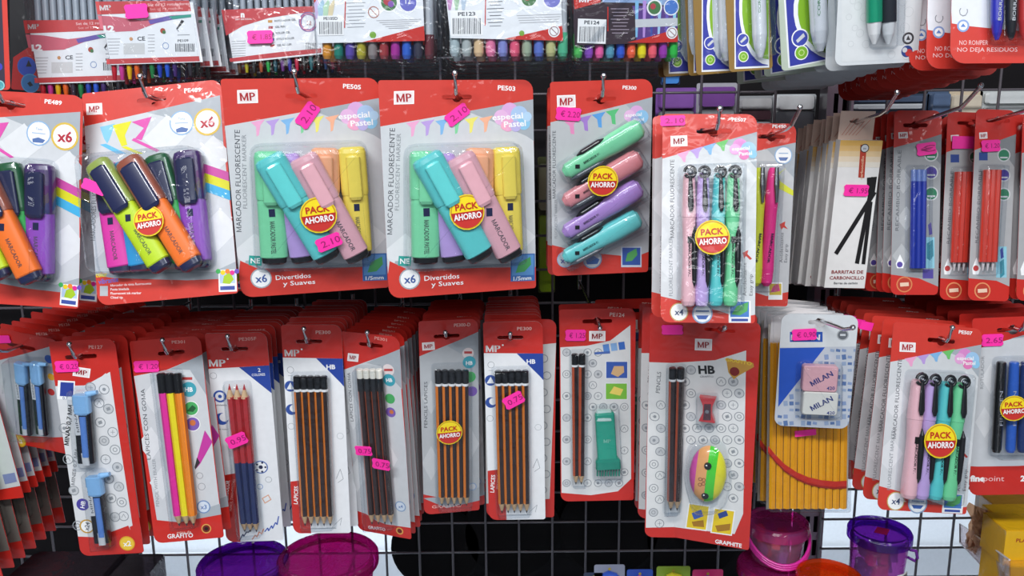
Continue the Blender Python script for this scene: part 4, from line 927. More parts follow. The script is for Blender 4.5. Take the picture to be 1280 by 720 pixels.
K = C9 = Card('fruit_eraser', 'stationery_set', 'set of two pencils, red sharpener and round smiling striped eraser', 'stationery set', z=(2.057, 680, 370), base=RED2, hole=(452, 88, .034, .004, .004), short='smiling striped eraser set', radii=(.003, .008, .003, .010))
K.area([(270, 170), (330, 172), (440, 165), (520, 140), (512, 560), (490, 612), (380, 600), (266, 585)], mat('dcdddd'))
kit_print(K, 285, 505, 190, 595, 31, 30, 13, lambda x, y: (312 < x < 362) or (390 < x < 450 and y < 335) or (360 < x < 470 and 375 < y) or (x > 385 and y < 205) or x > 496 and y > 540 or (x<310 and y<260) or (x>365 and y>535))
K.text('HB', 418, 189, 22, mat('1c1c20'), 0, bold=.04, width=42); K.text('GRAFITO', 418, 207, 5, INK, 0, width=34); K.text('PENCILS', 294, 222, 11, INK, 86, bold=0, width=60); K.area([(468, 160), (538, 172), (540, 182), (500, 205), (488, 214), (474, 196)], mat('c8963c')); K.disc(490, 194, 12, mat('801c1c')); K.text('GRAFITO', 500, 168, 9, mat('e8c840'), -10, bold=.02, width=66)
for x, y in ((395, 568), (460, 580)): K.rect(x, y, 56, 66, PURE, -8); K.rect(x, y, 50, 60, mat('e8c824'), -8)
K.rect(395, 562, 26, 18, mat('4060b0'), 20); K.rect(460, 562, 24, 14, mat('304890'), 20); K.area([(440, 590), (480, 585), (478, 602), (446, 606)], mat('a87820')); K.area([(380, 580), (410, 576), (412, 594), (384, 592)], mat('a87820'))
K.logo(410, 125, 44, 30, -2); K.text('GRAPHITE', 474, 636, 12, PURE, -10, bold=.03, width=70); K.done()
for i in range(2): K.pencil((331 + i * 21, 183), (325 + i * 17, 552), 9.6, .007, [mat('c85a3a', 'plastic'), DKBR, DKBR], cap=BLACK, ring=PURE, capl=.09)
mb = MB(); k = K.k; u, v = K.q(420, 292, .008); RP = mat('c83a40', 'plastic')
mb.prism([(u - 21 * k, v + 34 * k), (u - 11 * k, v + 10 * k), (u - 11 * k, v - 10 * k), (u - 21 * k, v - 34 * k), (u + 21 * k, v - 34 * k), (u + 12 * k, v - 10 * k), (u + 12 * k, v + 10 * k), (u + 21 * k, v + 34 * k)][::-1], .002, .0095, RP); o = mb.make('pencil_sharpener', K.root); o['label'] = 'red wedge sharpener with steel blade'
m2 = MB(); m2.prism([(u - 9 * k, v - 28 * k), (u + 10 * k, v - 26 * k), (u + 9 * k, v + 18 * k), (u - 8 * k, v + 16 * k)], .0095, .0103, mat('9a6a70', 'metal')); m2.make('blade', o); m2 = MB(); m2.disc(u, v - 4 * k, 5 * k, .0105, mat('d0d0d0', 'metal'), 12); m2.make('screw', o)
# striped oval eraser with a drawn face
u, v = K.q(419, 464, .010); a_, b_ = 48 * k, 82 * k; tilt = R(-4)
stripes = [(-1.01, -.60, 'e45cb4'), (-.60, -.02, 'f6b070'), (-.02, .46, '50d838'), (.46, 1.01, 'f0e838')]
first = None
for (s0, s1_, c) in stripes:
    mb = MB(); n = 14; nx = 6; g = []
    for i in range(nx + 1):
        x = max(-.999, min(.999, s0 + (s1_ - s0) * i / nx)); rr = math.sqrt(1 - x * x)
        g.append([(x * a_, rr * b_ * math.cos(math.pi * j / n), rr * .013 * math.sin(math.pi * j / n)) for j in range(n + 1)])
    vs = [(u + p[0] * math.cos(tilt) - p[1] * math.sin(tilt), v + p[0] * math.sin(tilt) + p[1] * math.cos(tilt), .003 + p[2]) for row in g for p in row]
    mb.add(vs, [(i * (n + 1) + j, i * (n + 1) + j + 1, (i + 1) * (n + 1) + j + 1, (i + 1) * (n + 1) + j) for i in range(nx) for j in range(n)], mat(c, 'plastic'), True)
    if first is None: first = mb.make('striped_eraser', K.root); first['label'] = 'oval eraser striped pink, orange, green and yellow with a face'
    else: mb.make('stripe', first)
fc = MB()
def onegg(x, y, d=.0003):
    X, Y = (x - 419) / 48, (y - 464) / 82; z = math.sqrt(max(0, 1 - X * X - Y * Y)) * .013
    uu, vv = K.q(x, y, .003 + z); return uu, vv, .003 + z + d
for x, y in ((421, 438), (414, 514)):
    p = onegg(x, y); fc.loft((p[0], p[1], p[2] - .0015), (p[0], p[1], p[2] + .0006), [(0, 10 * k, 10 * k), (1, 9 * k, 9 * k)], BLACK, 14, up=(0, 1, 0)); 
    fc.disc(p[0] - 3 * k, p[1] + 3 * k, 2.4 * k, p[2] + .0008, PURE, 8)
for x, y in ((402, 470), (410, 482), (401, 484), (411, 472)): p = onegg(x, y); fc.ring(p[0], p[1], 5 * k, 1.2 * k, p[2] + .0006, mat('803020'), 12)
fc.make('face', first)
K.blister([(318, 176), (362, 176), (350, 556), (312, 556)], .014, 7); K.blister([(394, 252), (446, 252), (446, 334), (394, 334)], .0145, 7)
K.blister([(374, 375), (462, 370), (482, 465), (462, 550), (385, 556), (360, 465)], .0195, 30)
K.sticker(330, 87, 56, 26, 0, '', .0012); K.stack(3, .025, .04, .0, what='striped eraser set', jit=1); K.hook('chrome hook beside the label of the smiling striped eraser set', slope=.03, fwd=.02, up=.004)
r = [o for o in bpy.data.objects if o.get('group') == C9.group and o.get('label', '').startswith('first')][0]; r.rotation_euler = (R(0), 0, R(-3)); r.location.x += .004

# yellow pencils box with red bands
K = C10 = Card('yellow_pencils', 'pencil_pack', 'clear pouch of a dozen yellow pencils with a curved red band', 'pencil pack', z=(2.057, 930, 370), short='clear pouch of yellow pencils'); K.hc = K.q(190, 60)
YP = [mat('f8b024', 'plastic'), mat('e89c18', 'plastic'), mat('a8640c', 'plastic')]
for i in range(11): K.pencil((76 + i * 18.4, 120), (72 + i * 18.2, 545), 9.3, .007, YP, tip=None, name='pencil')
mb = MB(); P = [(62, 392), (80, 415), (105, 440), (135, 460), (165, 473), (200, 481), (235, 484), (264, 482)]
for a, b in zip(P, P[1:]):
    for o_, c, m in ((0, 15, mat('c62a1c')), (10, 5, mat('9c1c14'))):
        A, B = K.q(a[0], a[1] + o_, .0118), K.q(b[0], b[1] + o_, .0118); t = c * K.k / 2
        mb.prism([(A[0], A[1] - t), (B[0], B[1] - t), (B[0], B[1] + t), (A[0], A[1] + t)], .0116, .0120, m)
mb.make('red_band', K.root)
mb = MB(); mb.box(-K.W / 2, K.W / 2, -K.H * .999, -.012, -.002, -.0012, mat('c9c2b8')); mb.make('backing_card', K.root)
K.blister([(58, 45), (268, 42), (268, 550), (56, 550)], .0145, 10, name='clear_pouch', w0=-.001)
mb = MB(); mb.prism([K.q(64, 130), K.q(70, 55), K.q(140, 35), K.q(255, 45), K.q(268, 130)], .0002, .0006, mat('e4e0e0')); mb.make('header', K.root)
K.stack(3, .024, .04, what='yellow pencil pouch'); K.sticker(158, 352, 56, 16, 6, '', .0148)
K = C10b = Card('eraser_card', 'eraser_pack', 'blue and silver card with one pink and one white eraser', 'eraser pack', z=(2.057, 930, 370), base=mat('b9bfc9'), hole=(196, 68, .026, .005, .006), short='pink and white eraser pack', radii=(.010, .010, .010, .010))
K.area([(90, 42), (300, 42), (296, 130), (92, 132)], mat('cfd3d6')); K.area([(92, 134), (208, 132), (88, 285)], mat('1f4fb4'))
for i in range(14):
    for j in range(12):
        x, y = 92 + i * 15, 140 + j * 17
        if (x - 92) + (y - 134) * .78 < 125 or (i * 7 + j * 5) % 4 == 0: continue
        K.rect(x, y, 11, 7 + (i * j) % 3 * 3, mat(('3f5f9c', '7f93b8', '55709f', '8fa0bc')[(i * 3 + j) % 4]), (i * j * 7) % 20 - 10)
K.rect(160, 105, 84, 26, mat('2350a8')); K.text('MILAN', 158, 106, 16, PURE, 0, bold=.04, width=72); K.disc(254, 100, 15, mat('a8acb0')); K.disc(254, 100, 12, mat('60646a')); K.rect(254, 100, 14, 5, PANEL); K.done()
for nm, c, y0, y1 in (('pink', 'dba6ae', 180, 242), ('white', 'dcdad2', 247, 302)):
    mb = MB(); p0, p1 = K.q(147, y1, .007), K.q(242, y0, .007)
    P = rrect(p0[0], p1[0], p0[1], p1[1], .003); m = mat(c, 'wood'); P2 = rrect(p0[0] + .001, p1[0] - .001, p0[1] + .001, p1[1] - .001, .0028)
    n = len(P); mb.add([(*p, .001) for p in P] + [(*p, .010) for p in P] + [(*p, .0112) for p in P2], [(i, (i + 1) % n, (i + 1) % n + n, i + n) for i in range(n)] + [(i + n, (i + 1) % n + n, (i + 1) % n + 2 * n, i + 2 * n) for i in range(n)] + [tuple(range(2 * n, 3 * n))], m)
    cx, cy = (p0[0] + p1[0]) / 2, (p0[1] + p1[1]) / 2
    mb.text('MILAN', cx + .001, cy + .001, 15 * K.k, mat('2c3a80'), .0114, 32, 'C', .03, width=60 * K.k); mb.text('420', cx + .012, cy - .010, 9 * K.k, mat('2c3a80'), .0114, 4, 'C', .02, width=20 * K.k)
    o = mb.make('eraser', K.root); o['label'] = nm + ' eraser with slanting blue lettering'
K.blister([(138, 170), (250, 172), (248, 312), (134, 308)], .0145, 10); K.sticker(155, 99, 62, 30, 3, '€ 0,90', .0016, .45)
K.hook('chrome hook reaching right from the pink and white eraser pack', slope=.10, fwd=.085, up=.004)

# fine point markers
K = C12 = Card('finepoint', 'marker_pack', 'pack of black and blue fine point markers cut off by the right edge', 'marker pack', z=(5.14, 1180, 380), base=RED2, hole=(445, 165, .036, .005, .006), short='fine point marker pack')
K.area([(180, 300), (290, 265), (800, 120), (820, 1035), (170, 1045)], PANEL); K.area([(420, 225), (800, 120), (800, 330), (520, 210)], PANEL_D)
for x, y in ((300, 480), (260, 760)): K.area([(x - 60, y), (x, y - 100), (x + 60, y), (x, y + 100)], PANEL_L)
K.text('ROTULADOR', 245, 440, 20, GREY, 88, bold=0, width=220)
K.area([(150, 1040), (300, 1050), (830, 1020), (830, 1300), (150, 1300)], RED2); K.text('fine', 215, 1120, 40, PURE, 0, bold=.05, width=95); K.text('point', 320, 1120, 38, mat('f0c0c0'), 0, bold=0, width=130); K.text('2', 505, 1120, 38, PURE, 0, bold=.04)
K.done()
for nm, c, x0, x1 in (('black', '17181c', 370, 335), ('blue', '2f62c4', 452, 425), ('dark blue', '24386c', 525, 500), ('red', 'b02a34', 610, 590)):
    w = .010; A, B = K.q3(x0, 370, w), K.q3(x1, 950, w); h = 33 * K.k; m = mat(c, 'plastic'); mb = MB()
    mb.loft(A, B, [(.38, h * .9, h * .9), (.42, h * .95, h * .95), (.97, h * .9, h * .9), (1, h * .7, h * .7)], m, 14)
    c_ = [A[i] + (B[i] - A[i]) * .5 for i in range(2)]; mb.text('FINE PEN', c_[0], c_[1], h * .6, mat('b8bcc8'), w + h * .97, 91, 'C', 0, width=h * 7); o = mb.make('marker', K.root); o['label'] = nm + ' fine point marker'
    m2 = MB(); m2.loft(A, B, [(0, h * .7, h * .7), (.015, h * .88, h * .88), (.38, h, h)], m, 14); m2.make('cap', o)
K.blister([(320, 345), (700, 335), (700, 965), (290, 970)], .023, 24); K.offer(448, 670, 84, .024, 4); K.sticker(311, 232, 136, 80, 2, '2.65', .0012, .45)
K.stack(6, .027, .04, 0, what='fine point marker pack', rx=3); K.hook('chrome hook through the fine point marker pack', slope=.04)
# ------------------------------------------------------------------ top row, cut off by the upper edge
def fineliner(K, x, yt, yb, hw, c, name='fineliner'):
    A, B = K.q3(x, yt, .004), K.q3(x + (yb - yt) * .06, yb, .004); h = hw * K.k; mb = MB()
    mb.loft(A, B, [(0, h, h), (.86, h, h)], mat('9aa2ac', 'plastic'), 8, 2.4); o = mb.make(name, K.root)
    m = MB(); m.loft(A, B, [(.86, h * .9, h * .9), (.94, h * .8, h * .8), (1, h * .5, h * .5)], mat(c, 'plastic'), 8); m.make('coloured_end', o)
PC = ['c02030', 'c83890', 'e0b010', 'e06020', '302838', '207840', '2040a8', '2858c8', '402868', '282828', '303038', '181818']
def liner_wallet(key, label, dx, dy, short, price=None):
    K = Card(key, 'fineliner_wallet', label, 'pen set', z=(4, -dx, -dy), short=short); K.hc = (0, -.01)
    O = (500, 0)
    for i in range(12): fineliner(K, 553 + i * 38 - 22, -330, 402 - i * 2.4, 15, PC[i])
    K.mb = MB(); K.lay = 6
    P = [(498, 15), (965, 10), (1015, 310), (555, 325)]
    w0 = .0085
    lb = [K.q(*p, w0) for p in P]; K.mb.prism(lb, w0, w0 + .0004, WHITE); sav = K.out; K.out = [(-9, -9), (9, -9), (9, 9), (-9, 9)]
    K.lay = int((w0 + .0005) / .00005)
    K.area([(498, 15), (962, 10), (973, 62), (509, 80)], mat('c5484a')); K.area([(553, 300), (1011, 285), (1015, 310), (555, 325)], mat('c5484a'))
    K.area([(510, 84), (600, 90), (720, 108), (800, 98), (880, 82), (972, 80), (972, 90), (900, 100), (800, 122), (700, 160), (600, 165), (524, 150)], mat('cc6878')); K.area([(760, 108), (860, 86), (972, 78), (972, 92), (880, 104), (770, 128)], mat('6a5aa8')); K.area([(860, 88), (972, 78), (972, 92), (880, 103)], mat('3a9a88'))
    K.text('MP', 548, 45, 24, PURE, 3, bold=.05, width=52); K.text('Set de 12 rotuladores', 860, 28, 12, mat('f0c8c8'), 2, bold=.01, width=190); K.text('Set of 12 markers', 850, 50, 10, mat('e8a8a8'), 2, bold=0, width=150); K.text('12', 566, 150, 28, PURE, 2, bold=.05, width=50)
    K.rect(690, 248, 104, 54, mat('cfcfcf'), 1); K.text('CE', 725, 198, 18, INK, 3, bold=.02, width=36); K.disc(675, 200, 8, mat('c89060')); K.disc(832, 160, 12, mat('b04838')); K.disc(838, 166, 8, mat('487848')); K.ring(846, 234, 15, 2.5, mat('5a80b8'))
    for i in range(6): K.rect(590, 200 + i * 15, 64 - i * 4, 3, mat('b0b0b4'), 1); K.rect(775, 180 + i * 16, 34, 3, mat('a0a0a4'), 1)
    for i in range(14): K.rect(896 + i * 7, 243, 3.2 if i % 3 else 4.6, 40, INK, 2)
    K.text('PE109', 932, 208, 11, INK, 2, bold=.02, width=50); K.area([(898, 150), (925, 105), (938, 112), (905, 152)], mat('2c2c30')); K.rect(905, 156, 4, 18, GREY, 40); K.rect(935, 180, 60, 3, GREY, 2)
    K.done('paper_label'); K.out = sav
    K.blister([(455, -330), (960, -330), (1030, 395), (585, 410)], .0125, 10, name='clear_wallet', w0=-.001)
    if price: K.sticker(682, 56, 108, 62, 4, '', .012)
    K.hook_done = 0
    return K
A1 = liner_wallet('fine12_a', 'wallet of twelve fineliners with red and white label, lower left one without price label', 89, -24, 'unpriced fineliner wallet')
A2 = liner_wallet('fine12_b', 'wallet of twelve fineliners with red and white label and blank pink price label', 0, 0, 'pink-labelled fineliner wallet', True)
A1.stack(2, .016, .1, what='fineliner wallet'); A2.stack(6, .017, .1, .004, what='fineliner wallet')

K = A3 = Card('roller_set', 'pen_set', 'roller pen set with red and white label and pink price label', 'pen set', z=(4, 280, 0), short='roller pen set')
for i in range(14): fineliner(K, 38 + i * 36, -330, 366 - i * 1.5, 13, ['5a3a20', 'a8a020', '303034', 'a05030', '28a048', '20505c', '6a3a80', '3a3a9a', 'c02848', '303030', '286a70', '404040', '203a60', '903050'][i], 'gel_pen')
K.mb = MB(); w0 = .0088; P = [(5, 60), (490, 40), (500, 270), (48, 318)]; K.mb.prism([K.q(*p, w0) for p in P], w0, w0 + .0004, WHITE); K.out = [(-9, -9), (9, -9), (9, 9), (-9, 9)]; K.lay = int((w0 + .0005) / .00005)
K.area([(5, 60), (490, 40), (492, 70), (380, 78), (240, 100), (110, 140), (28, 188)], mat('c23038')); K.area([(45, 300), (200, 280), (300, 268), (500, 250), (500, 272), (48, 318)], mat('c23038'))
K.text('n', 110, 82, 26, PURE, 0, bold=.06); K.text('ART MATERIAL', 115, 106, 8, PURE, 2, width=80); K.ring(435, 120, 45, 14, mat('7a5aa0'), 24); K.ring(435, 120, 40, 5, mat('c86a80'), 24); K.text('12', 440, 125, 18, mat('b05858'), 0)
for i, t in enumerate(('ROTULADOR GEL', 'GEL PEN', 'ROLLER GEL', 'STYLO ROLLER', 'GEL-ROLLER')): K.rect(246 + i * 3, 117 + i * 30, 22, 13, mat(('c89038', 'a83038', '303050', '3050a0', 'b02828')[i])); K.text(t, 268 + i * 3, 115 + i * 30, 9, INK, 4, 'L', .02)
for i in range(7): K.rect(90, 215 + i * 12, 70, 2.5, mat('a0a0a4'), 3)
for i in range(9): K.rect(424 + i * 6, 240, 3, 34, INK, 2)
K.done('paper_label'); K.blister([(-5, -330), (480, -330), (505, 345), (30, 362)], .013, 10, name='clear_wallet', w0=-.001); K.sticker(180, 185, 122, 58, 2, '€ 1.85', .0125, .4)
K.stack(4, .018, .1, .001, what='roller pen set')

def gel_box(key, label, short, z, bx, lbl, cols, dark=False, code='PE105D', pens=None):
    K = Card(key, 'gel_pen_box', label, 'pen set', z=z, short=short)
    x0, x1, yb = bx; n = 10; st = (x1 - x0 - 20) / n
    for i in range(n):
        x = x0 + 10 + st * (i + .5); yt = -330; w = .006; h = st * .36 * K.k; A, B = K.q3(x, yt, w), K.q3(x + 4, yb - 22, w); mb = MB()
        mb.loft(A, B, [(0, h, h), (.80, h, h)], mat('b8bcc2', 'plastic'), 10); o = mb.make('gel_pen', K.root)
        m = MB(); m.loft(A, B, [(.80, h * 1.12, h * 1.12), (.97, h * 1.1, h * 1.1), (1, h * .8, h * .8)], mat(cols[i], 'plastic'), 10); m.make('coloured_cap', o)
    w0 = .0125; K.mb = MB(); K.mb.prism([K.q(*p, w0) for p in lbl], w0, w0 + .0004, mat('33222e') if dark else WHITE)
    K.out = [K.q(*p, w0) for p in lbl]
    a = sum(p[0] * q[1] - q[0] * p[1] for p, q in zip(K.out, K.out[1:] + K.out[:1]))
    if a < 0: K.out = K.out[::-1]
    K.lay = int((w0 + .0005) / .00005)
    return K
def codebar(K, x, y, w, h, code, rot=0):
    K.rect(x, y, w, h, PURE, rot); K.text(code, x, y - h * .36, h * .13, INK, rot, bold=.03, width=w * .5)
    for i in range(16): K.rect(x - w * .42 + i * w * .056, y + h * .12, w * (.02 if i % 3 else .032), h * .62, INK, rot)
K = A4 = gel_box('gel_a', 'clear box of glitter gel pens with white label, code PE105D', 'PE105D gel pen box', (4, 280, 0), (475, 1062, 318), [(440, -100), (990, -100), (1004, 204), (470, 216)], ['d08a2c', '1f7a6a', '5848a0', 'a8a030', '888080', '98383c', 'a03090', '3060c0', '383848', '6a3038'])
K.area([(700, 216), (1004, 135), (1010, 210), (760, 214)], RED2); K.area([(440, -10), (500, -14), (455, 40), (430, 60)], RED2)
for i, c in enumerate(('c8b4dc', 'a8c8dc', 'b8d8b8', 'e0d0a8')): K.area([(452 + i * 28, 40), (478 + i * 28, 5), (488 + i * 26, 20), (480 + i * 24, 100), (466 + i * 22, 100)], mat(c))
codebar(K, 545, 134, 128, 98, 'PE105D', 1)
for i in range(8): K.rect(668, 22 + i * 17, 96 - (i % 3) * 14, 3, GREY, 2)
K.rect(616, 80, 5, 130, RED2, -2); K.disc(832, 20, 44, PURE); K.disc(832, 20, 36, mat('487a48')); K.disc(824, 14, 18, mat('b84048')); K.disc(842, 28, 14, mat('8a5ab0')); K.disc(926, 20, 44, PURE); K.disc(926, 20, 38, mat('6a6cc0')); K.text('12', 926, 14, 22, PURE, 0); K.ring(757, 68, 26, 4, mat('b07060')); K.line([(740, 50), (774, 86)], 4, mat('b07060')); K.disc(753, 180, 15, mat('78a838'))
for i in range(5): K.rect(880, 106 + i * 10, 220 - i * 30, 3, mat('b0b0b4'), 2)
K.done('paper_label'); K.blister([(420, -330), (1040, -330), (1065, 290), (1050, 300), (500, 322), (470, 300)], .017, 22, name='clear_box', w0=-.002)
K = A5 = gel_box('gel_b', 'clear box of pastel glitter gel pens with white label, code PE123', 'PE123 gel pen box', (4, 540, 0), (70, 690, 305), [(60, -100), (640, -100), (655, 204), (92, 190)], ['a8b8bc', 'a8b0b0', 'd8b890', 'e078a0', '8088c8', 'e05878', '98a890', '5a70c0', 'b8b880', '50b088'])
K.area([(360, 200), (450, 180), (658, 132), (660, 210), (400, 206)], RED2)
for i, c in enumerate(('c890c0', 'a8c8a8', 'b8c8d8')): K.area([(72 + i * 34, -30), (110 + i * 34, -30), (96 + i * 34, 58), (84 + i * 34, 58)], mat(c))
codebar(K, 174, 122, 158, 126, 'PE123', 1)
for i in range(9): K.rect(315, 0 + i * 17, 84 - (i % 3) * 14, 3.4, INK if i % 2 else GREY, 2)
K.rect(266, 70, 5, 130, RED2, -1); K.disc(480, 4, 44, PURE); K.disc(480, 0, 34, mat('487a48')); K.disc(472, -6, 16, mat('b84048')); K.disc(594, 4, 46, PURE); K.disc(594, 2, 38, mat('7a7cc8')); K.disc(604, 162, 27, PURE); K.ring(604, 162, 22, 4, mat('a08080')); K.line([(590, 148), (618, 176)], 4, mat('a08080')); K.disc(445, 172, 12, mat('78a838'))
for i in range(4): K.rect(530, 82 + i * 12, 220 - i * 10, 3, mat('b0b0b4'), 2)
K.done('paper_label'); K.blister([(45, -330), (690, -330), (700, 300), (650, 305), (110, 320), (65, 298)], .017, 22, name='clear_box', w0=-.002)
K = A6 = gel_box('gel_c', 'clear box of neon gel pens with dark purple label, code PE124', 'PE124 gel pen box', (4, 540, 0), (690, 1240, 312), [(700, -100), (1225, -100), (1228, 210), (712, 228)], ['58c060', '9050c0', 'e860a0', '5898b0', '3058c8', 'f06040', 'e8d820', 'f06070', '9838a8', '30b848'], dark=True)
K.area([(690, -60), (830, -60), (830, 18), (702, 52)], RED2); K.text('MP', 756, 8, 18, PURE, 0, bold=.04, width=60)
K.area([(830, -60), (1230, -60), (1230, 40), (1000, 20), (840, 18)], mat('8fa8d0')); K.area([(985, 35), (1230, 40), (1230, 220), (1005, 215), (1010, 120)], mat('5a3a86'))
for i in range(6): K.area([(1000 + i * 38, 10), (1018 + i * 38, 10), (1012 + i * 36, 190), (1002 + i * 36, 190)], mat(('7fb8e0', 'b890d8', '3a4ca0', 'a0c8e8', '6a5ab8', '8fd0e8')[i]))
K.area([(960, 216), (1100, 180), (1228, 140), (1230, 220)], RED2); codebar(K, 787, 160, 140, 120, 'PE124', -2)
for i in range(8): K.rect(925, 50 + i * 17, 90 - (i % 3) * 12, 3, mat('b8a8b8'), 0)
K.rect(866, 100, 5, 120, RED2); K.disc(1095, 44, 36, PURE); K.disc(1095, 44, 29, mat('487a48')); K.disc(1088, 38, 13, mat('b84048')); K.disc(1178, 42, 36, PURE); K.disc(1178, 42, 31, mat('4a7ac8')); K.disc(1181, 168, 27, PURE); K.ring(1181, 168, 22, 4, mat('a08080')); K.line([(1166, 154), (1196, 182)], 4, mat('a08080')); K.rect(1108, 118, 215, 40, PANEL, 2)
K.done('paper_label'); K.blister([(690, -330), (1235, -330), (1240, 290), (1215, 312), (720, 318), (690, 300)], .017, 22, name='clear_box', w0=-.002)
for k_, nn in ((A4, 'glitter gel pen box'), (A5, 'pastel gel pen box'), (A6, 'neon gel pen box')): k_.stack(4, .028, .07, what=nn, jit=.5)

# glue sticks on green and blue cards
def glue(key, label, short, rim, outer):
    K = Card(key, 'correction_pen_pack', label, 'correction pen pack', z=(4.8, 800, 0), base=mat(rim), hole=None, short=short, radii=(.004,) * 4)
    return K
def glue_art(K, pts, arc, circ, pen):
    K.area(pts, WHITE)
    cx = sum(p[0] for p in pts) / 4; cy = sum(p[1] for p in pts) / 4
    K.area([(cx + (p[0] - cx) * .93, cy + (p[1] - cy) * .978) for p in pts], mat('32399c'))
    (ax, ay, rx_, ry_, xr) = arc
    for q, m in ((1.0, WHITE), (.90, mat('7fae1c')), (.6, mat('8fbe2c')), (.5, mat('7fae1c'))):
        P = [(ax - rx_ * q * math.cos(R(t)), ay + ry_ * q * math.sin(R(t))) for t in range(-90, 91, 12)]
        P = [(min(x, xr - 4), y) for x, y in P] + [(xr - 4, ay + ry_ * q), (xr - 4, ay - ry_ * q)]
        K.area([(x, y) for x, y in P], m)
    for (x, y, r, c) in circ: K.disc(x, y, r, PURE); K.disc(x, y, r * .86, mat(c))
    x, y, r, _ = circ[0]; K.area([(x - r * .3, y + r * .6), (x - r * .5, y + r * .3), (x + r * .4, y - r * .6), (x + r * .6, y - r * .2)], PANEL)
    x, y, r, _ = circ[1]; K.ring(x, y, r * .45, r * .12, mat('c8e090'), 10)
    K.done()
    if pen:
        (x0, y0), (x1, y1), hw = pen; w = .009; h = hw * K.k; A, B = K.q3(x0, y0, w), K.q3(x1, y1, w); mb = MB()
        mb.loft(A, B, [(0, h, h), (.80, h, h), (.92, h * .75, h * .75), (1, h * .35, h * .35)], mat('d4d8de', 'plastic'), 16); o = mb.make('correction_pen', K.root)
        t = MB(); t.text('CORRECTOR', (A[0] + B[0]) / 2 - h * .3, (A[1] + B[1]) / 2 + .006, h * .35, mat('4a8a58'), w + h * 1.01, 88, 'C', .0, width=h * 5); t.make('lettering', o)
        K.blister([(x0 - hw * 1.5, y0), (x0 + hw * 1.5, y0), (x1 + hw * 1.4, y1 + 4), (x1 - hw * 1.4, y1 + 4)], .019, 16)
K = A7 = glue('glue_b', 'pale-edged green and blue correction pen pack with white pen, nearest of its hook', 'pale-edged correction pen pack', 'b9c4b4', 0)
glue_art(K, [(850, -40 * 5), (1180, -600), (1182, 352), (890, 408)], (1180, 60, 260, 300, 1182), [(960, 228, 50, '3a46a8'), (968, 316, 40, '7ab02c')], ((1050, -330), (1082, 308), 48))
K.stack(3, .030, .1, -.004, what='pale-edged correction pen pack')
K = A7b = glue('glue_a', 'brown-edged green and blue correction pen pack right of two more packs', 'brown-edged correction pen pack', '8a6a2c', 0)
glue_art(K, [(560, -600), (770, -600), (775, 405), (568, 414)], (770, 50, 176, 340, 775), [(618, 238, 36, '3a46a8'), (620, 340, 30, '7ab02c')], ((700, -330), (722, 345), 40))
K.group = 'brown-edged correction pen packs'; K.root['group'] = K.group
for i, (dx, dy) in enumerate(((-.0285, .012), (-.034, .024), (-.058, .036), (-.061, .048))):
    r = copy_thing(K.root, False); r.location += Vector((dx, dy, -.001)); r.rotation_euler.x *= .4; r.rotation_euler.z += R(-1 * i)
    tag(r, ('%s brown-edged correction pen pack leftward from the frontmost one' % ORD[i]), 'correction pen pack', K.group)

K = A8 = Card('white_pens', 'pen_pack', 'white patterned card holding a green and a black pen, at the top', 'pen pack', z=(4.8, 1020, 0), base=mat('cfd3d6'), hole=None, short='green and black pen pack', radii=(.004, .004, .008, .008))
K.area([(150, -600), (605, -600), (588, 352), (155, 372)], mat('d3d6d8'))
for i in range(26):
    x, y = 185 + (i * 67) % 390, -60 + (i * 97) % 420
    if 300 < x < 500 and y < 300: continue
    K.ring(x, y, 17 + i % 3 * 5, 2, mat('bcc0c3'), 12)
K.disc(552, 230, 33, mat('36383c')); K.disc(552, 230, 22, PANEL); K.area([(540, 240), (552, 212), (566, 240)], mat('36383c')); K.disc(545, 308, 32, mat('2c4484')); K.disc(556, 316, 20, mat('c03838')); K.disc(532, 300, 14, PANEL); K.done()
for nm, c, x in (('green', '128a68', 355), ('black', '22262e', 440)):
    w = .009; h = 42 * K.k; A, B = K.q3(x - 6, -330, w), K.q3(x - 5 if c == '128a68' else x - 6, 265, w); mb = MB()
    mb.loft(A, B, [(0, h, h), (.775, h * .98, h * .98)], mat(c, 'plastic'), 16, 2.3); o = mb.make('pen', K.root); o['label'] = nm + ' pen with white tip'
    m = MB(); m.loft(A, B, [(.775, h * .92, h * .92), (.9, h * .7, h * .7), (1, h * .25, h * .25)], mat('d8dadc', 'plastic'), 16); m.make('tip', o)
K.blister([(300, -330), (500, -330), (480, 280), (330, 285)], .019, 14); K.stack(8, .024, .085, -.0015, what='green and black pen pack', jit=.6)

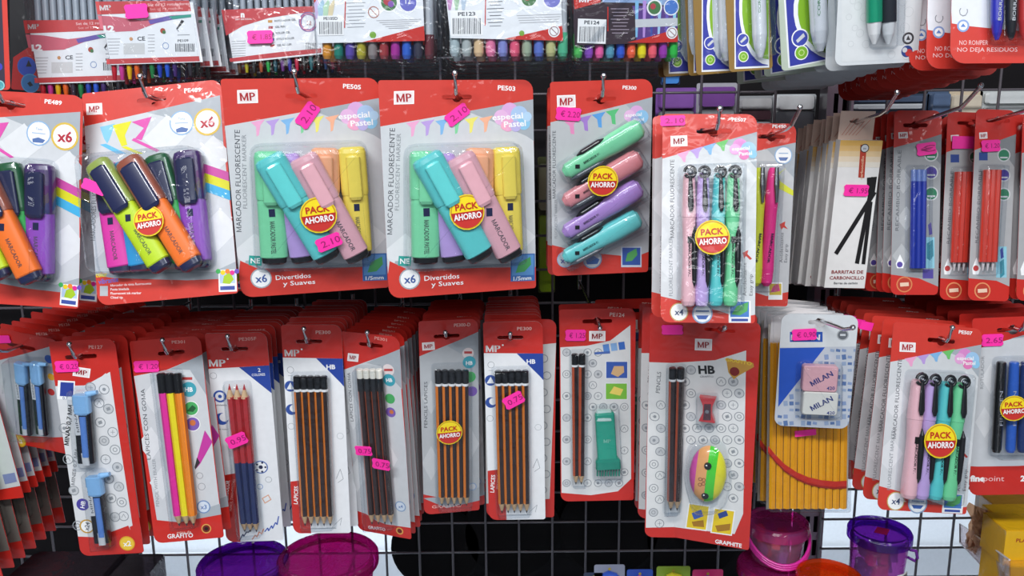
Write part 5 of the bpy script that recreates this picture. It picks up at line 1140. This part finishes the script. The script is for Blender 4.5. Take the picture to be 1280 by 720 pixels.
K = A9 = Card('red_pens', 'pen_pack', 'red and white pen pack with blue, black and red pens at upper right corner', 'pen pack', z=(4.8, 1020, 0), base=RED, hole=None, short='corner pen pack', radii=(.004, .004, .012, .014))
K.area([(780, -600), (1400, -600), (1400, 190), (1280, 190), (1050, 170), (900, 155), (815, 140)], mat('dfe2e8')); K.text('C', 882, 75, 52, GREY, 80, bold=-.01); K.disc(882, 155, 34, mat('8aa4d4')); K.disc(882, 155, 24, PURE); K.area([(866, 162), (882, 140), (898, 162)], mat('5a84c8'))
K.text('NO ROMPER', 946, 255, 26, mat('f0c8c8'), 0, bold=.0, width=160); K.text('NO DEJA RESIDUOS', 1028, 297, 24, mat('f0c8c8'), 0, bold=.0, width=335); K.done()
for nm, c, x in (('blue', '2a2fa8', 1085), ('black', '1c1e24', 1170), ('red', 'c03030', 1250)):
    w = .009; h = 32 * K.k; A, B = K.q3(x + 4, -330, w), K.q3(x, 240, w); mb = MB()
    mb.loft(A, B, [(0, h, h), (.8, h, h), (.93, h * .7, h * .7), (1, h * .3, h * .3)], mat(c, 'plastic'), 14); o = mb.make('pen', K.root); o['label'] = nm + ' pen'
    t = MB(); c0 = [A[i] + (B[i] - A[i]) * .62 for i in range(2)]; t.text('BORRABLE', c0[0], c0[1], h * .55, PANEL, w + h * 1.01, 88, 'C', .01, width=h * 6); t.make('lettering', o)
K.blister([(1030, -330), (1300, -330), (1300, 262), (1040, 262)], .02, 14); K.stack(12, .0215, .09, .0, what='red corner pen pack', jit=.6)
r = [o for o in bpy.data.objects if o.get('group') == A9.group and o.get('label', '').startswith(('first', 'second'))]
for i, o in enumerate(r): o.location.x -= .010 + .006 * i
for k_, t_, f_ in ((A1, 'unpriced fineliner wallet', 0), (A2, 'pink-labelled fineliner wallet', 0)): pass

K = Card('left_edge', 'pen_pack', 'red-edged pack with round pictures at the upper left edge', 'pen pack', z=(6, 0, 0), base=RED, hole=None, short='upper left edge pack', radii=(.004,) * 4)
K.area([(-300, -300), (2, -300), (40, 660), (-300, 660)], mat('30283c')); K.disc(-8, 500, 26, mat('3a3ab0')); K.disc(0, 640, 34, mat('8fc8cc')); K.disc(0, 640, 26, mat('4a9aa4')); K.done()
K = Card('left_circles', 'pen_pack', 'red pack with two blue round pictures behind the fineliner wallets', 'pen pack', z=(6, 0, 0), base=mat('17161b'), hole=None, short='blue-circled red pack', radii=(.004,) * 4)
K.area([(100, 430), (250, 330), (330, 330), (330, 720), (80, 720)], mat('9c1c1e')); K.disc(202, 500, 68, mat('2a4f9c')); K.disc(202, 500, 60, mat('28409c')); K.area([(195, 500), (215, 450), (240, 500)], mat('101420')); K.disc(228, 625, 66, mat('3a78a8')); K.disc(228, 625, 58, mat('2c5f94')); K.area([(205, 625), (228, 610), (250, 640), (225, 650)], mat('101420')); K.done()
# ------------------------------------------------------------------ grid panel, wall and what stands behind and below
STEEL = mat('5a545a', 'plastic'); c_ = .0545
gp = pix(566, 690, GRIDY); x0 = gp.x; z0 = pix(640, 687, GRIDY).z
def grid(name, label, xs, zs, y=GRIDY):
    g = empty(name, (0, y, 0)); tag(g, label, 'display grid', 'wire display grids')
    for x in xs:
        mb = MB(); mb.tube([(x, 0, zs[0]), (x, 0, zs[-1])], .0021, STEEL, 6); mb.make('wire', g, world=True)
    for z in zs:
        mb = MB(); mb.tube([(xs[0], .003, z), (xs[-1], .003, z)], .0021, STEEL, 6); mb.make('wire', g, world=True)
zs = [z0 - .11 + c_ * .96 * i for i in range(18)]
xsL = [x0 + c_ * i for i in range(-16, 10)]; xsR = [pix(1064, 690, GRIDY).x + c_ * i for i in range(-1, 8)]
grid('wire_grid', 'dark wire display grid behind the packs, left of the slotted upright', xsL, zs)
grid('wire_grid', 'dark wire display grid behind the packs, right of the slotted upright', xsR, zs)
# slotted upright
up = empty('slotted_upright', (0, 0, 0)); tag(up, 'mauve-grey slotted steel upright between the two wire grids', 'shelf upright')
pu = pix(1005, 680, GRIDY + .01); UM = mat('8a7684', 'plastic'); mb = MB(); u0, u1 = pu.x - .012, pix(1026, 680, GRIDY + .01).x
zt, zb = pix(1000, 60, GRIDY).z, z0 - .2
slots = []
z = zb
y_ = GRIDY + .004
cols = [u0, u0 + (u1 - u0) * .25, u0 + (u1 - u0) * .42, u0 + (u1 - u0) * .58, u0 + (u1 - u0) * .75, u1]
while z < zt:
    for (a, b, hole_) in ((z, z + .014, False), (z + .014, z + .042, True)):
        for i in range(5):
            if hole_ and i in (1, 3): continue
            X0, X1 = cols[i], cols[i + 1]
            mb.add([(X0, y_, a), (X1, y_, a), (X1, y_, b), (X0, y_, b)], [(0, 1, 2, 3)], UM)
    z += .042
mb.add([(u1, y_, zb), (u1, y_ + .03, zb), (u1, y_ + .03, zt), (u1, y_, zt)], [(0, 1, 2, 3)], STEEL); mb.add([(u0, y_, zb), (u0, y_ + .03, zb), (u0, y_ + .03, zt), (u0, y_, zt)], [(0, 1, 2, 3)], STEEL)
mb.add([(u0, y_ + .03, zb), (u1, y_ + .03, zb), (u1, y_ + .03, zt), (u0, y_ + .03, zt)], [(0, 1, 2, 3)], mat('0c0a0c', 'matte'))
mb.make('slotted_post', up, world=True)

WALL = mat('dfe6ee', 'matte'); DARK = mat('141114', 'matte')
mb = MB(); mb.add([(-2.2, 2.1, -1.3), (2.2, 2.1, -1.3), (2.2, 2.1, 1.6), (-2.2, 2.1, 1.6)], [(0, 1, 2, 3)], WALL); tag(mb.make('wall_back', world=True), None, None, None, 'structure')
FL = mat('9aa2ac', 'matte'); mb = MB(); mb.add([(-2.2, -2.4, -1.3), (2.2, -2.4, -1.3), (2.2, 2.1, -1.3), (-2.2, 2.1, -1.3)], [(0, 1, 2, 3)], FL); tag(mb.make('floor', world=True), None, None, None, 'structure')
# black boards added behind the wires to keep the gaps dark
mb = MB(); yb = GRIDY + .115
def slab(xa, xb, za, zb_, y0, y1, m):
    mb.add([(x, y, z) for z in (za, zb_) for x, y in ((xa, y0), (xb, y0), (xb, y1), (xa, y1))], [(0, 1, 5, 4), (1, 2, 6, 5), (2, 3, 7, 6), (3, 0, 4, 7), (4, 5, 6, 7), (3, 2, 1, 0)], m)
ztop = pix(640, -80, yb).z; zl = pix(640, 612, yb).z; zr = pix(1100, 560, yb).z
slab(-1.2, 1.25, zr, ztop, yb, yb + .012, DARK)
slab(-1.2, pix(168, 640, yb).x, -1.0, zr, yb, yb + .012, DARK)
slab(pix(505, 640, yb).x, pix(990, 640, yb).x, -1.0, zr, yb, yb + .012, DARK)
tag(mb.make('dark_gap_board', world=True), 'black board added behind the wires to keep the gaps dark', 'back board')
# shelf below the wall strip: grey worktop of the next aisle
mb = MB(); ys = 2.05; zq = pix(1150, 684, 2.08).z; slab(-2.0, 2.0, zq - .5, zq, 2.07, 2.09, mat('b4bac2', 'matte')); tag(mb.make('low_cabinet', world=True), 'grey low cabinet against the white wall behind the grid', 'cabinet')

# things hanging on the far side of the wires
def far_pack(px0, py0, px1, py1, y, name, label, bands, cat='hanging pack', ym=.012):
    a = pix(px0, py0, y); b = pix(px1, py1, y); o = empty(name, ((a.x + b.x) / 2, y, a.z)); tag(o, label, cat)
    mb = MB(); W = b.x - a.x; H = a.z - b.z
    P = rrect(-W / 2, W / 2, -H, 0, min(.003, W * .2), 3); mb.prism(P, -.001, 0, mat(bands[0][2]))
    mb.make('card', o)
    for i, (t0, t1, c) in enumerate(bands[1:]):
        m = MB(); P = rrect(-W / 2 + W * .06, W / 2 - W * .06, -H * t1, -H * t0, min(.004, W * .15), 3)
        Q = [(p[0] * .9, p[1]) for p in P]; n = len(P)
        m.add([(*p, .0002) for p in P] + [(*p, ym * .6) for p in P] + [(*p, ym) for p in Q], [(i_, (i_ + 1) % n, (i_ + 1) % n + n, i_ + n) for i_ in range(n)] + [(i_ + n, (i_ + 1) % n + n, (i_ + 1) % n + 2 * n, i_ + 2 * n) for i_ in range(n)] + [tuple(range(2 * n, 3 * n))], mat(c, 'plastic')); m.make('panel', o)
    return o
yf = GRIDY + .05
far_pack(672, 196, 694, 366, yf, 'marker_case', 'lime green case seen through the wires between two highlighter packs', [(0, 1, '5a6038'), (.05, .38, 'c8c8a0'), (.42, .98, 'a8d030')])
far_pack(820, 110, 868, 190, yf, 'notebook', 'purple notebook behind the wires above the slim highlighter pack', [(0, 1, '7a4a9c'), (.04, .32, '8a58ac'), (.36, .97, '8a8c92')], 'notebook')
far_pack(826, 92, 850, 106, yf, 'pen_case', 'small bright blue case hanging behind the wires', [(0, 1, '203868'), (.1, .9, '4a90e0')], 'pen case', .006)
far_pack(871, 104, 918, 190, yf, 'foil_pouch', 'crinkled purple and silver pouch behind the wires', [(0, 1, 'a8a8b0'), (.06, .34, '7c4a98'), (.38, .96, '9a9ca2')], 'pouch')
far_pack(921, 120, 963, 190, yf, 'foil_pouch', 'grey and dark red pouch behind the wires', [(0, 1, '9c9ea2'), (.05, .24, 'c8c8ca'), (.26, .42, '4a3038'), (.46, .97, 'b8bac0')], 'pouch')
far_pack(966, 118, 1016, 190, yf, 'foil_pouch', 'bright white foil pouch behind the wires left of the charcoal boxes', [(0, 1, 'c8ccd0'), (.03, .26, 'f4f6f8'), (.30, .97, '585a60')], 'pouch')
far_pack(1060, 118, 1160, 142, yf, 'ruler_case', 'dark blue and white flat case behind the wires', [(0, 1, '2c3c54'), (.5, .75, 'd8dce2'), (.1, .4, '50607c')], 'ruler case', .006)
far_pack(1160, 114, 1184, 146, yf, 'glue_bottle', 'slate blue bottle behind the wires', [(0, 1, '4a5c78'), (.1, .9, '5c7090')], 'bottle', .012)
far_pack(1186, 114, 1224, 165, yf, 'craft_bag', 'beige bag of craft pieces behind the wires', [(0, 1, 'c8b8a0'), (.1, .9, 'd8ccb8')], 'bag', .008)
far_pack(1226, 112, 1290, 170, yf, 'craft_bag', 'pale grey ruled pad behind the wires at the right edge', [(0, 1, 'b8bcbc'), (.06, .3, 'd4d8d8'), (.36, .6, 'c4c8c8'), (.66, .94, 'd4d8d8')], 'pad', .008)

# black round tins beyond the lower wires
for i, (px, py, r) in enumerate(((548, 672, .075), (640, 655, .082), (760, 650, .085), (860, 660, .08))):
    c = pix(px, py, GRIDY + .06); mb = MB(); BT = mat('0b090b', 'matte'); n = 36
    o = empty('round_tin', (c.x, c.y, c.z)); tag(o, '%s black round tin behind the lower wires, counted from the left' % ORD[i], 'tin', 'black round tins')
    mb.loft((0, 0, 0), (0, 0, .03), [(0, r * .96, r * .96), (.08, r, r), (1, r, r)], BT, n, up=(0, 1, 0)); mb.make('tin_body', o)
    mb = MB(); mb.loft((0, 0, .03), (0, 0, .036), [(0, r * 1.02, r * 1.02), (.7, r * 1.02, r * 1.02), (1, r * .95, r * .95)], BT, n, up=(0, 1, 0)); mb.make('lid', o)

# shelf that carries the tubs, just below the photograph
sh = empty('display_shelf', (0, .96, -.665)); tag(sh, 'dark metal shelf under the tubs, below the lower row of packs', 'shelf')
mb = MB(); mb.add([(x, y, z) for z in (-.007, -.0005) for x, y in ((-.95, -.12), (.98, -.12), (.98, .10), (-.95, .10))], [(0, 1, 5, 4), (1, 2, 6, 5), (2, 3, 7, 6), (3, 0, 4, 7), (4, 5, 6, 7), (3, 2, 1, 0)], mat('2a272b', 'plastic')); mb.make('shelf_board', sh, world=True)
for x in (-.26, .46):
    mb = MB(); mb.tube([(x, -.10, -.010), (x, .243, -.010)], .003, mat('2a272b', 'plastic'), 6); mb.make('bracket', sh, world=True)
# tubs of sharpeners in tinted plastic
SH = pix(640, 800, 1.0).z
def tub(px, py, Y, wpx, hm, lidc, bodyc, label, n_in=10, cols=('d04040', 'e08a30', '3a8ac0', '6a50b0', '40a070'), handle=True, stack=1, hc=None, z_base=None):
    c = pix(px, py, Y); hm = hm if stack == 2 else c.z + .64; r = wpx / 2 * (c.length / FP) * .98; o = empty('sharpener_tub', (c.x, Y, c.z - hm)); tag(o, label, 'tub')
    B = mat(bodyc, 'tint'); L = mat(lidc, 'tint'); mb = MB()
    mb.lathe([(0, .001), (r * .74, .001), (r * .78, .004), (r * .90, hm - .014)], B, n=36); mb.make('tub_body', o, world=True)
    mb = MB(); mb.lathe([(r * .93, hm - .016), (r, hm - .014), (r, hm - .003), (r * .96, hm), (r * .88, hm + .001), (r * .84, hm - .003), (r * .30, hm - .002), (0, hm - .001)], L, n=36)
    mb.lathe([(r * .84, hm - .006), (r * .9, hm - .014)], L, n=36); mb.make('lid', o, world=True)
    rnd = random.Random(px)
    for i in range(n_in):
        a = i * 2.399; q = r * .56 * math.sqrt((i % 5 + .6) / 5.5); zz = .012 + (i // 5) * .022; s_ = .0085
        mb = MB(); m = mat(cols[i % len(cols)], 'plastic')
        mb.loft((q * math.cos(a), q * math.sin(a), zz - s_), (q * math.cos(a + .2), q * math.sin(a + .2), zz + s_), [(0, s_, s_ * .7), (.4, s_ * .7, s_ * .7), (.6, s_ * .7, s_ * .7), (1, s_, s_ * .7)], m, 8, 5, False, up=(1, 0, 0)); mb.make('sharpener', o, world=True)
    if handle:
        mb = MB(); hz = hm * .72; pts = [(r * 1.02 * math.cos(R(t)), r * 1.02 * math.sin(R(t)), hz - .030 * math.sin(R(180 * (t - 180) / 180))) for t in range(180, 361, 12)]
        for w_ in (-.003, 0, .003): mb.tube([(x, y, z + w_) for x, y, z in pts], .0022, mat(hc or lidc, 'plastic'), 6)
        mb.make('handle', o, world=True)
    return o, r, hm
o, r, hm = tub(1100, 661, 1.02, 68, .088, '9048d0', 'e090e4', 'purple-lidded tub of coloured sharpeners with small barcode label', 15, ('c83a60', '3a8ab0', 'd03070', '7050b0', '3a9a90'), False)
mb = MB(); 
for w_ in range(1):
    a0, a1 = -75, -40; n = 8; q = r * .93
    P = [(q * math.cos(R(a0 + (a1 - a0) * i / n)), q * math.sin(R(a0 + (a1 - a0) * i / n)), z) for z in (.030, .045) for i in range(n + 1)]
    mb.add(P, [(i, i + 1, i + n + 2, i + n + 1) for i in range(n)], PURE)
    for k in range(9):
        t = a0 + 3 + k * 3.4; q2 = q + .0006; P = [(q2 * math.cos(R(t + d)), q2 * math.sin(R(t + d)), z) for z in (.032, .043) for d in (0, 1.4 if k % 2 else 2.2)]
        mb.add(P, [(0, 1, 3, 2)], INK)
mb.make('barcode_label', o, world=True)
mb = MB(); mb.add([(-.014, -.012, hm + .0012), (.000, -.020, hm + .0012), (.012, -.004, hm + .0012), (-.002, .004, hm + .0012)], [(0, 1, 2, 3)], mat('c01c68')); mb.make('pink_sticker', o, world=True)
mb = MB(); mb.tube([(r * .78, -r * .5, hm - .020), (r * .98, -r * .5, hm - .022), (r * 1.08, -r * .45, hm - .034), (r * 1.0, -r * .45, hm - .038), (r * .76, -r * .48, hm - .032)], .0022, mat('8a38b8', 'plastic'), 6); mb.make('handle', o, world=True)
tub(972, 650, .99, 72, .056, 'f470c8', 'f0b8dc', 'pink tub of sharpeners stacked on another below the yellow pencils', 10, ('8a90b8', 'e04830', '7a6ab0', 'e86040'), True, 2, hc='d02c98')
tub(966, 705, .975, 80, .075, 'e040a8', 'f0a8d4', 'pink tub of sharpeners underneath, lid just in view at the bottom', 10, ('8a90b8', 'e04830'), False)
tub(1037, 718, .92, 72, .06, 'ff6a20', 'ff9a60', 'orange-lidded tub just in view at the bottom edge', 5, ('d04040',), False)
tub(304, 700, .96, 103, .07, '8a30b8', 'c880e0', 'purple-lidded tub below the two-coloured pencil pack', 10, ('503060', '6a3a80'), False)
tub(410, 693, .97, 118, .07, 'c83098', 'f070c0', 'magenta-lidded tub below the HB and white-rubber pencil packs', 10, ('c02030', 'c83040'), False)
# dark clear case lower left
c = pix(85, 712, .97); o = empty('clear_case', (c.x, c.y, -.665)); tag(o, 'dark smoky clear case with purple and pink pieces at lower left', 'case')
mb = MB(); 
def cs(mb, w, d, h, r_, m, zo=0):
    P = rrect(-w / 2, w / 2, -d / 2, d / 2, r_); n = len(P)
    mb.add([(x, y, zo) for x, y in P] + [(x, y, zo + h - .003) for x, y in P] + [(x * .97, y * .95, zo + h) for x, y in P], [(i, (i + 1) % n, (i + 1) % n + n, i + n) for i in range(n)] + [(i + n, (i + 1) % n + n, (i + 1) % n + 2 * n, i + 2 * n) for i in range(n)] + [tuple(range(2 * n, 3 * n))], m)
cs(mb, .125, .07, c.z + .673, .008, mat('6a5c68', 'tint')); mb.make('case_body', o, world=True)
for i, (x, y, cc) in enumerate(((-.035, 0, '38203c'), (0, .01, '5a3a78'), (.035, -.005, '7a2028'), (.02, .015, '1c1420'), (-.015, -.015, '802058'))):
    m = MB(); m.loft((x - .012, y, .03 + .004 * i), (x + .012, y, .035 + .004 * i), [(0, .008, .006), (1, .008, .006)], mat(cc, 'plastic'), 10, 3, up=(0, 0, 1)); m.make('trinket', o, world=True)
o2 = empty('clear_case', (pix(165, 720, .97).x, .98, -.665)); tag(o2, 'small dark clear case right of the smoky case, bottom left', 'case'); mb = MB(); cs(mb, .06, .06, c.z + .665, .008, mat('807880', 'tint')); mb.make('case_body', o2, world=True)
mb = MB(); mb.loft((-.01, -.005, .015), (.015, .005, .02), [(0, .012, .01), (1, .012, .01)], mat('a83028', 'plastic'), 10, 3); mb.make('trinket', o2, world=True)
# little toys at the bottom middle
for i, (px, py, w, cc, c2, nm) in enumerate(((762, 706, 40, '8a90a4', '3050b0', 'pale grey and blue'), (800, 712, 34, '2c50b0', 'd03890', 'blue and pink'), (842, 708, 44, '88a838', 'c8c030', 'lime green'), (885, 712, 40, 'c83070', '6a3ab0', 'pink and violet'), (742, 716, 26, '303850', '50a0c0', 'dark blue'))):
    c = pix(px, py, 1.0); o = empty('toy_pack', (c.x, c.y, c.z - .006)); tag(o, '%s small toy pack peeking in at the bottom edge' % nm, 'toy pack', 'small packs along the bottom edge')
    mb = MB(); h = w / 2 * .00105; P = rrect(-h, h, -.06, .006, .003); mb.prism(P, -.001, 0, mat(cc)); mb.make('card', o)
    mb = MB(); mb.loft((-h * .5, -.006, .008), (h * .6, -.010, .008), [(0, .004, .004), (.3, .009, .008), (.8, .007, .007), (1, .003, .003)], mat(c2, 'plastic'), 12); mb.make('toy', o)
    mb = MB(); mb.text('FUN', 0, .001, .006, mat('e8d040'), .0004, 0) if 0 else mb.disc(0, .0, .002, .0004, mat('a89840')); mb.make('printed_dot', o)

# acrylic box with yellow modelling clay boxes, lower right
YB = mat('e8b414', 'print'); ac = empty('acrylic_tray', (pix(1262, 700, .95).x, 1.0, pix(1262, 760, .95).z)); tag(ac, 'clear acrylic tray holding yellow boxes at lower right', 'tray')
def wpos(p): return (p.x - ac.location.x, p.y - ac.location.y, p.z - ac.location.z)
A = [pix(1200, 655, 1.10), pix(1200, 678, 1.10), pix(1262, 745, .90), pix(1262, 700, .90)]
mb = MB(); t = .0012
L_ = [wpos(p) for p in A]; mb.add(L_ + [(x + t, y, z) for x, y, z in L_], [(0, 1, 2, 3), (7, 6, 5, 4), (0, 3, 7, 4), (1, 5, 6, 2), (0, 4, 5, 1), (3, 2, 6, 7)], mat('e8dfe2', 'clear')); mb.make('side_wall', ac, world=True)
mb = MB(); fr = [L_[3], L_[2], (L_[2][0] + .14, L_[2][1], L_[2][2]), (L_[3][0] + .14, L_[3][1], L_[3][2])]; mb.add(fr, [(0, 1, 2, 3)], mat('e8dfe2', 'clear')); mb.make('front_wall', ac, world=True)
mb = MB(); mb.tube([L_[0], L_[3]], .0012, mat('d8cccc', 'plastic'), 6); mb.tube([L_[1], L_[2]], .0012, mat('b89aa0', 'plastic'), 6); mb.tube([L_[0], L_[1]], .0012, mat('d8cccc', 'plastic'), 6); mb.make('rim', ac, world=True)
mb = MB(); fl = [L_[1], L_[2], (L_[2][0] + .14, L_[2][1], L_[2][2]), (L_[1][0] + .2, L_[1][1], L_[1][2])]; mb.add(fl, [(0, 1, 2, 3)], mat('d8b8bc', 'clear')); mb.make('base_panel', ac, world=True)
def ybox(px0, py0, px1, py1, Y, d, label, c='e8b414', print_=True):
    a, b = pix(px0, py0, Y), pix(px1, py1, Y); o = empty('clay_box', (a.x, Y, b.z)); tag(o, label, 'box', 'yellow boxes in the acrylic tray'); W, H = b.x - a.x, a.z - b.z
    mb = MB(); m = mat(c, 'film'); mb.box(0, W, 0, H, -d, 0, m); mb.make('carton', o)
    mb = MB(); mb.box(.001, W - .001, H + .0002, H + .0008, -d + .001, -.001, m); mb.make('lid_flap', o)
    if print_:
        mb = MB(); mb.text('PLASTILINA', W * .5, H * .72, .005, mat('a83a20'), .0003, -2, 'C', .02, width=W * .6); mb.flat([(W * .45, H * .10), (W * .85, H * .10), (W * .85, H * .38), (W * .45, H * .38)], .0002, PURE)
        for i in range(8): mb.flat([(W * .48 + i * W * .044, H * .13), (W * .49 + i * W * .044 + (i % 2) * .0006, H * .13), (W * .49 + i * W * .044 + (i % 2) * .0006, H * .35), (W * .48 + i * W * .044, H * .35)], .0004, INK)
        mb.make('printed_panel', o)
    return o
ybox(1258, 664, 1320, 706, .93, .05, 'yellow carton with barcode, upper front one in the acrylic tray')
ybox(1262, 709, 1325, 760, .92, .06, 'yellow carton at the bottom right corner under the barcoded one', print_=False)
ybox(1254, 652, 1310, 700, .995, .05, 'yellow carton behind the barcoded carton in the tray', 'dca818', False)
ybox(1250, 638, 1300, 700, 1.055, .05, 'darker mustard carton at the back of the acrylic tray', 'b8842c', False)
ybox(1234, 628, 1300, 690, 1.115, .03, 'brown-tinted carton furthest back in the tray', '9a6a38', False)
w_ = empty('cellophane_wrap', (pix(1222, 650, 1.03).x, 1.03, pix(1222, 650, 1.03).z)); tag(w_, 'crinkled brownish cellophane bunched beside the yellow cartons', 'wrapper')
mb = MB(); rr = random.Random(2); n = 7; g = []
for i in range(n + 1):
    for j in range(n + 1): g.append((-.012 + .03 * i / n + rr.uniform(-.003, .003), rr.uniform(-.010, .010), .024 - .07 * j / n - .012 * i / n + rr.uniform(-.002, .002)))
mb.add(g, [(i * (n + 1) + j, i * (n + 1) + j + 1, (i + 1) * (n + 1) + j + 1, (i + 1) * (n + 1) + j) for i in range(n) for j in range(n)], mat('c89a78', 'tint')); mb.make('film', w_, world=True)

# green tool and grey card stacks at the left edge
gy = mat('726d67')
def grey_card(px, py, Y, rz, w, h, foot, label, group, tool, n, pitch, ords):
    c = pix(px, py, Y); root = empty('grey_card_pack', c); root.rotation_euler = (0, R(rz), R(-6)); tag(root, label, 'hanging pack', group)
    mb = MB(); mb.prism(rrect(-w, 0, 0, h, (.003, .006, .002, .006)), -.0006, 0, RED2)
    m = mat('c4c6c8') if tool else gy
    mb.flat([(-w, foot * .6), (-.0003, foot), (-.0003, h), (-w, h)], .0003, m)
    if tool: mb.flat([(-.020, foot + .004), (-.003, foot + .006), (-.003, foot + .018), (-.020, foot + .017)], .0005, mat('7a84b0'))
    mb.make('card', root)
    b = MB(); b.prism(rrect(-w * .8, -.010 if not tool else -.030, foot + .012, h * .8, .004), .0004, .0065, mat('69645e')); b.make('wrapped_insert', root)
    for i in range(1, n + 1):
        r = copy_thing(root); r.location = root.location + Vector((0, pitch * i, 0)); r.rotation_euler.y = R(rz * (1 - .06 * i)); tag(r, ords % ORD[i - 1], 'hanging pack', group)
    if tool:
        mb = MB(); mb.loft((-.040, h * .96, .016), (-.036, foot - .002, .016), [(0, .008, .005), (.05, .016, .008), (.9, .016, .008), (1, .006, .005)], mat('3cd62c', 'plastic'), 14, 3); mb.make('green_tool', root)
grey_card(30, 622, .93, -8, .09, .155, .016, 'front short grey card with red foot and bright green tool at the left edge', 'short grey cards at lower left', True, 5, .0155, '%s short grey card with red foot behind the green tool card')
grey_card(4, 722, .90, -8, .09, .125, .024, 'lowest and nearest long grey card with red foot, lower left corner', 'long grey cards at lower left', False, 6, .0235, '%s long grey card with red foot behind the nearest long one')
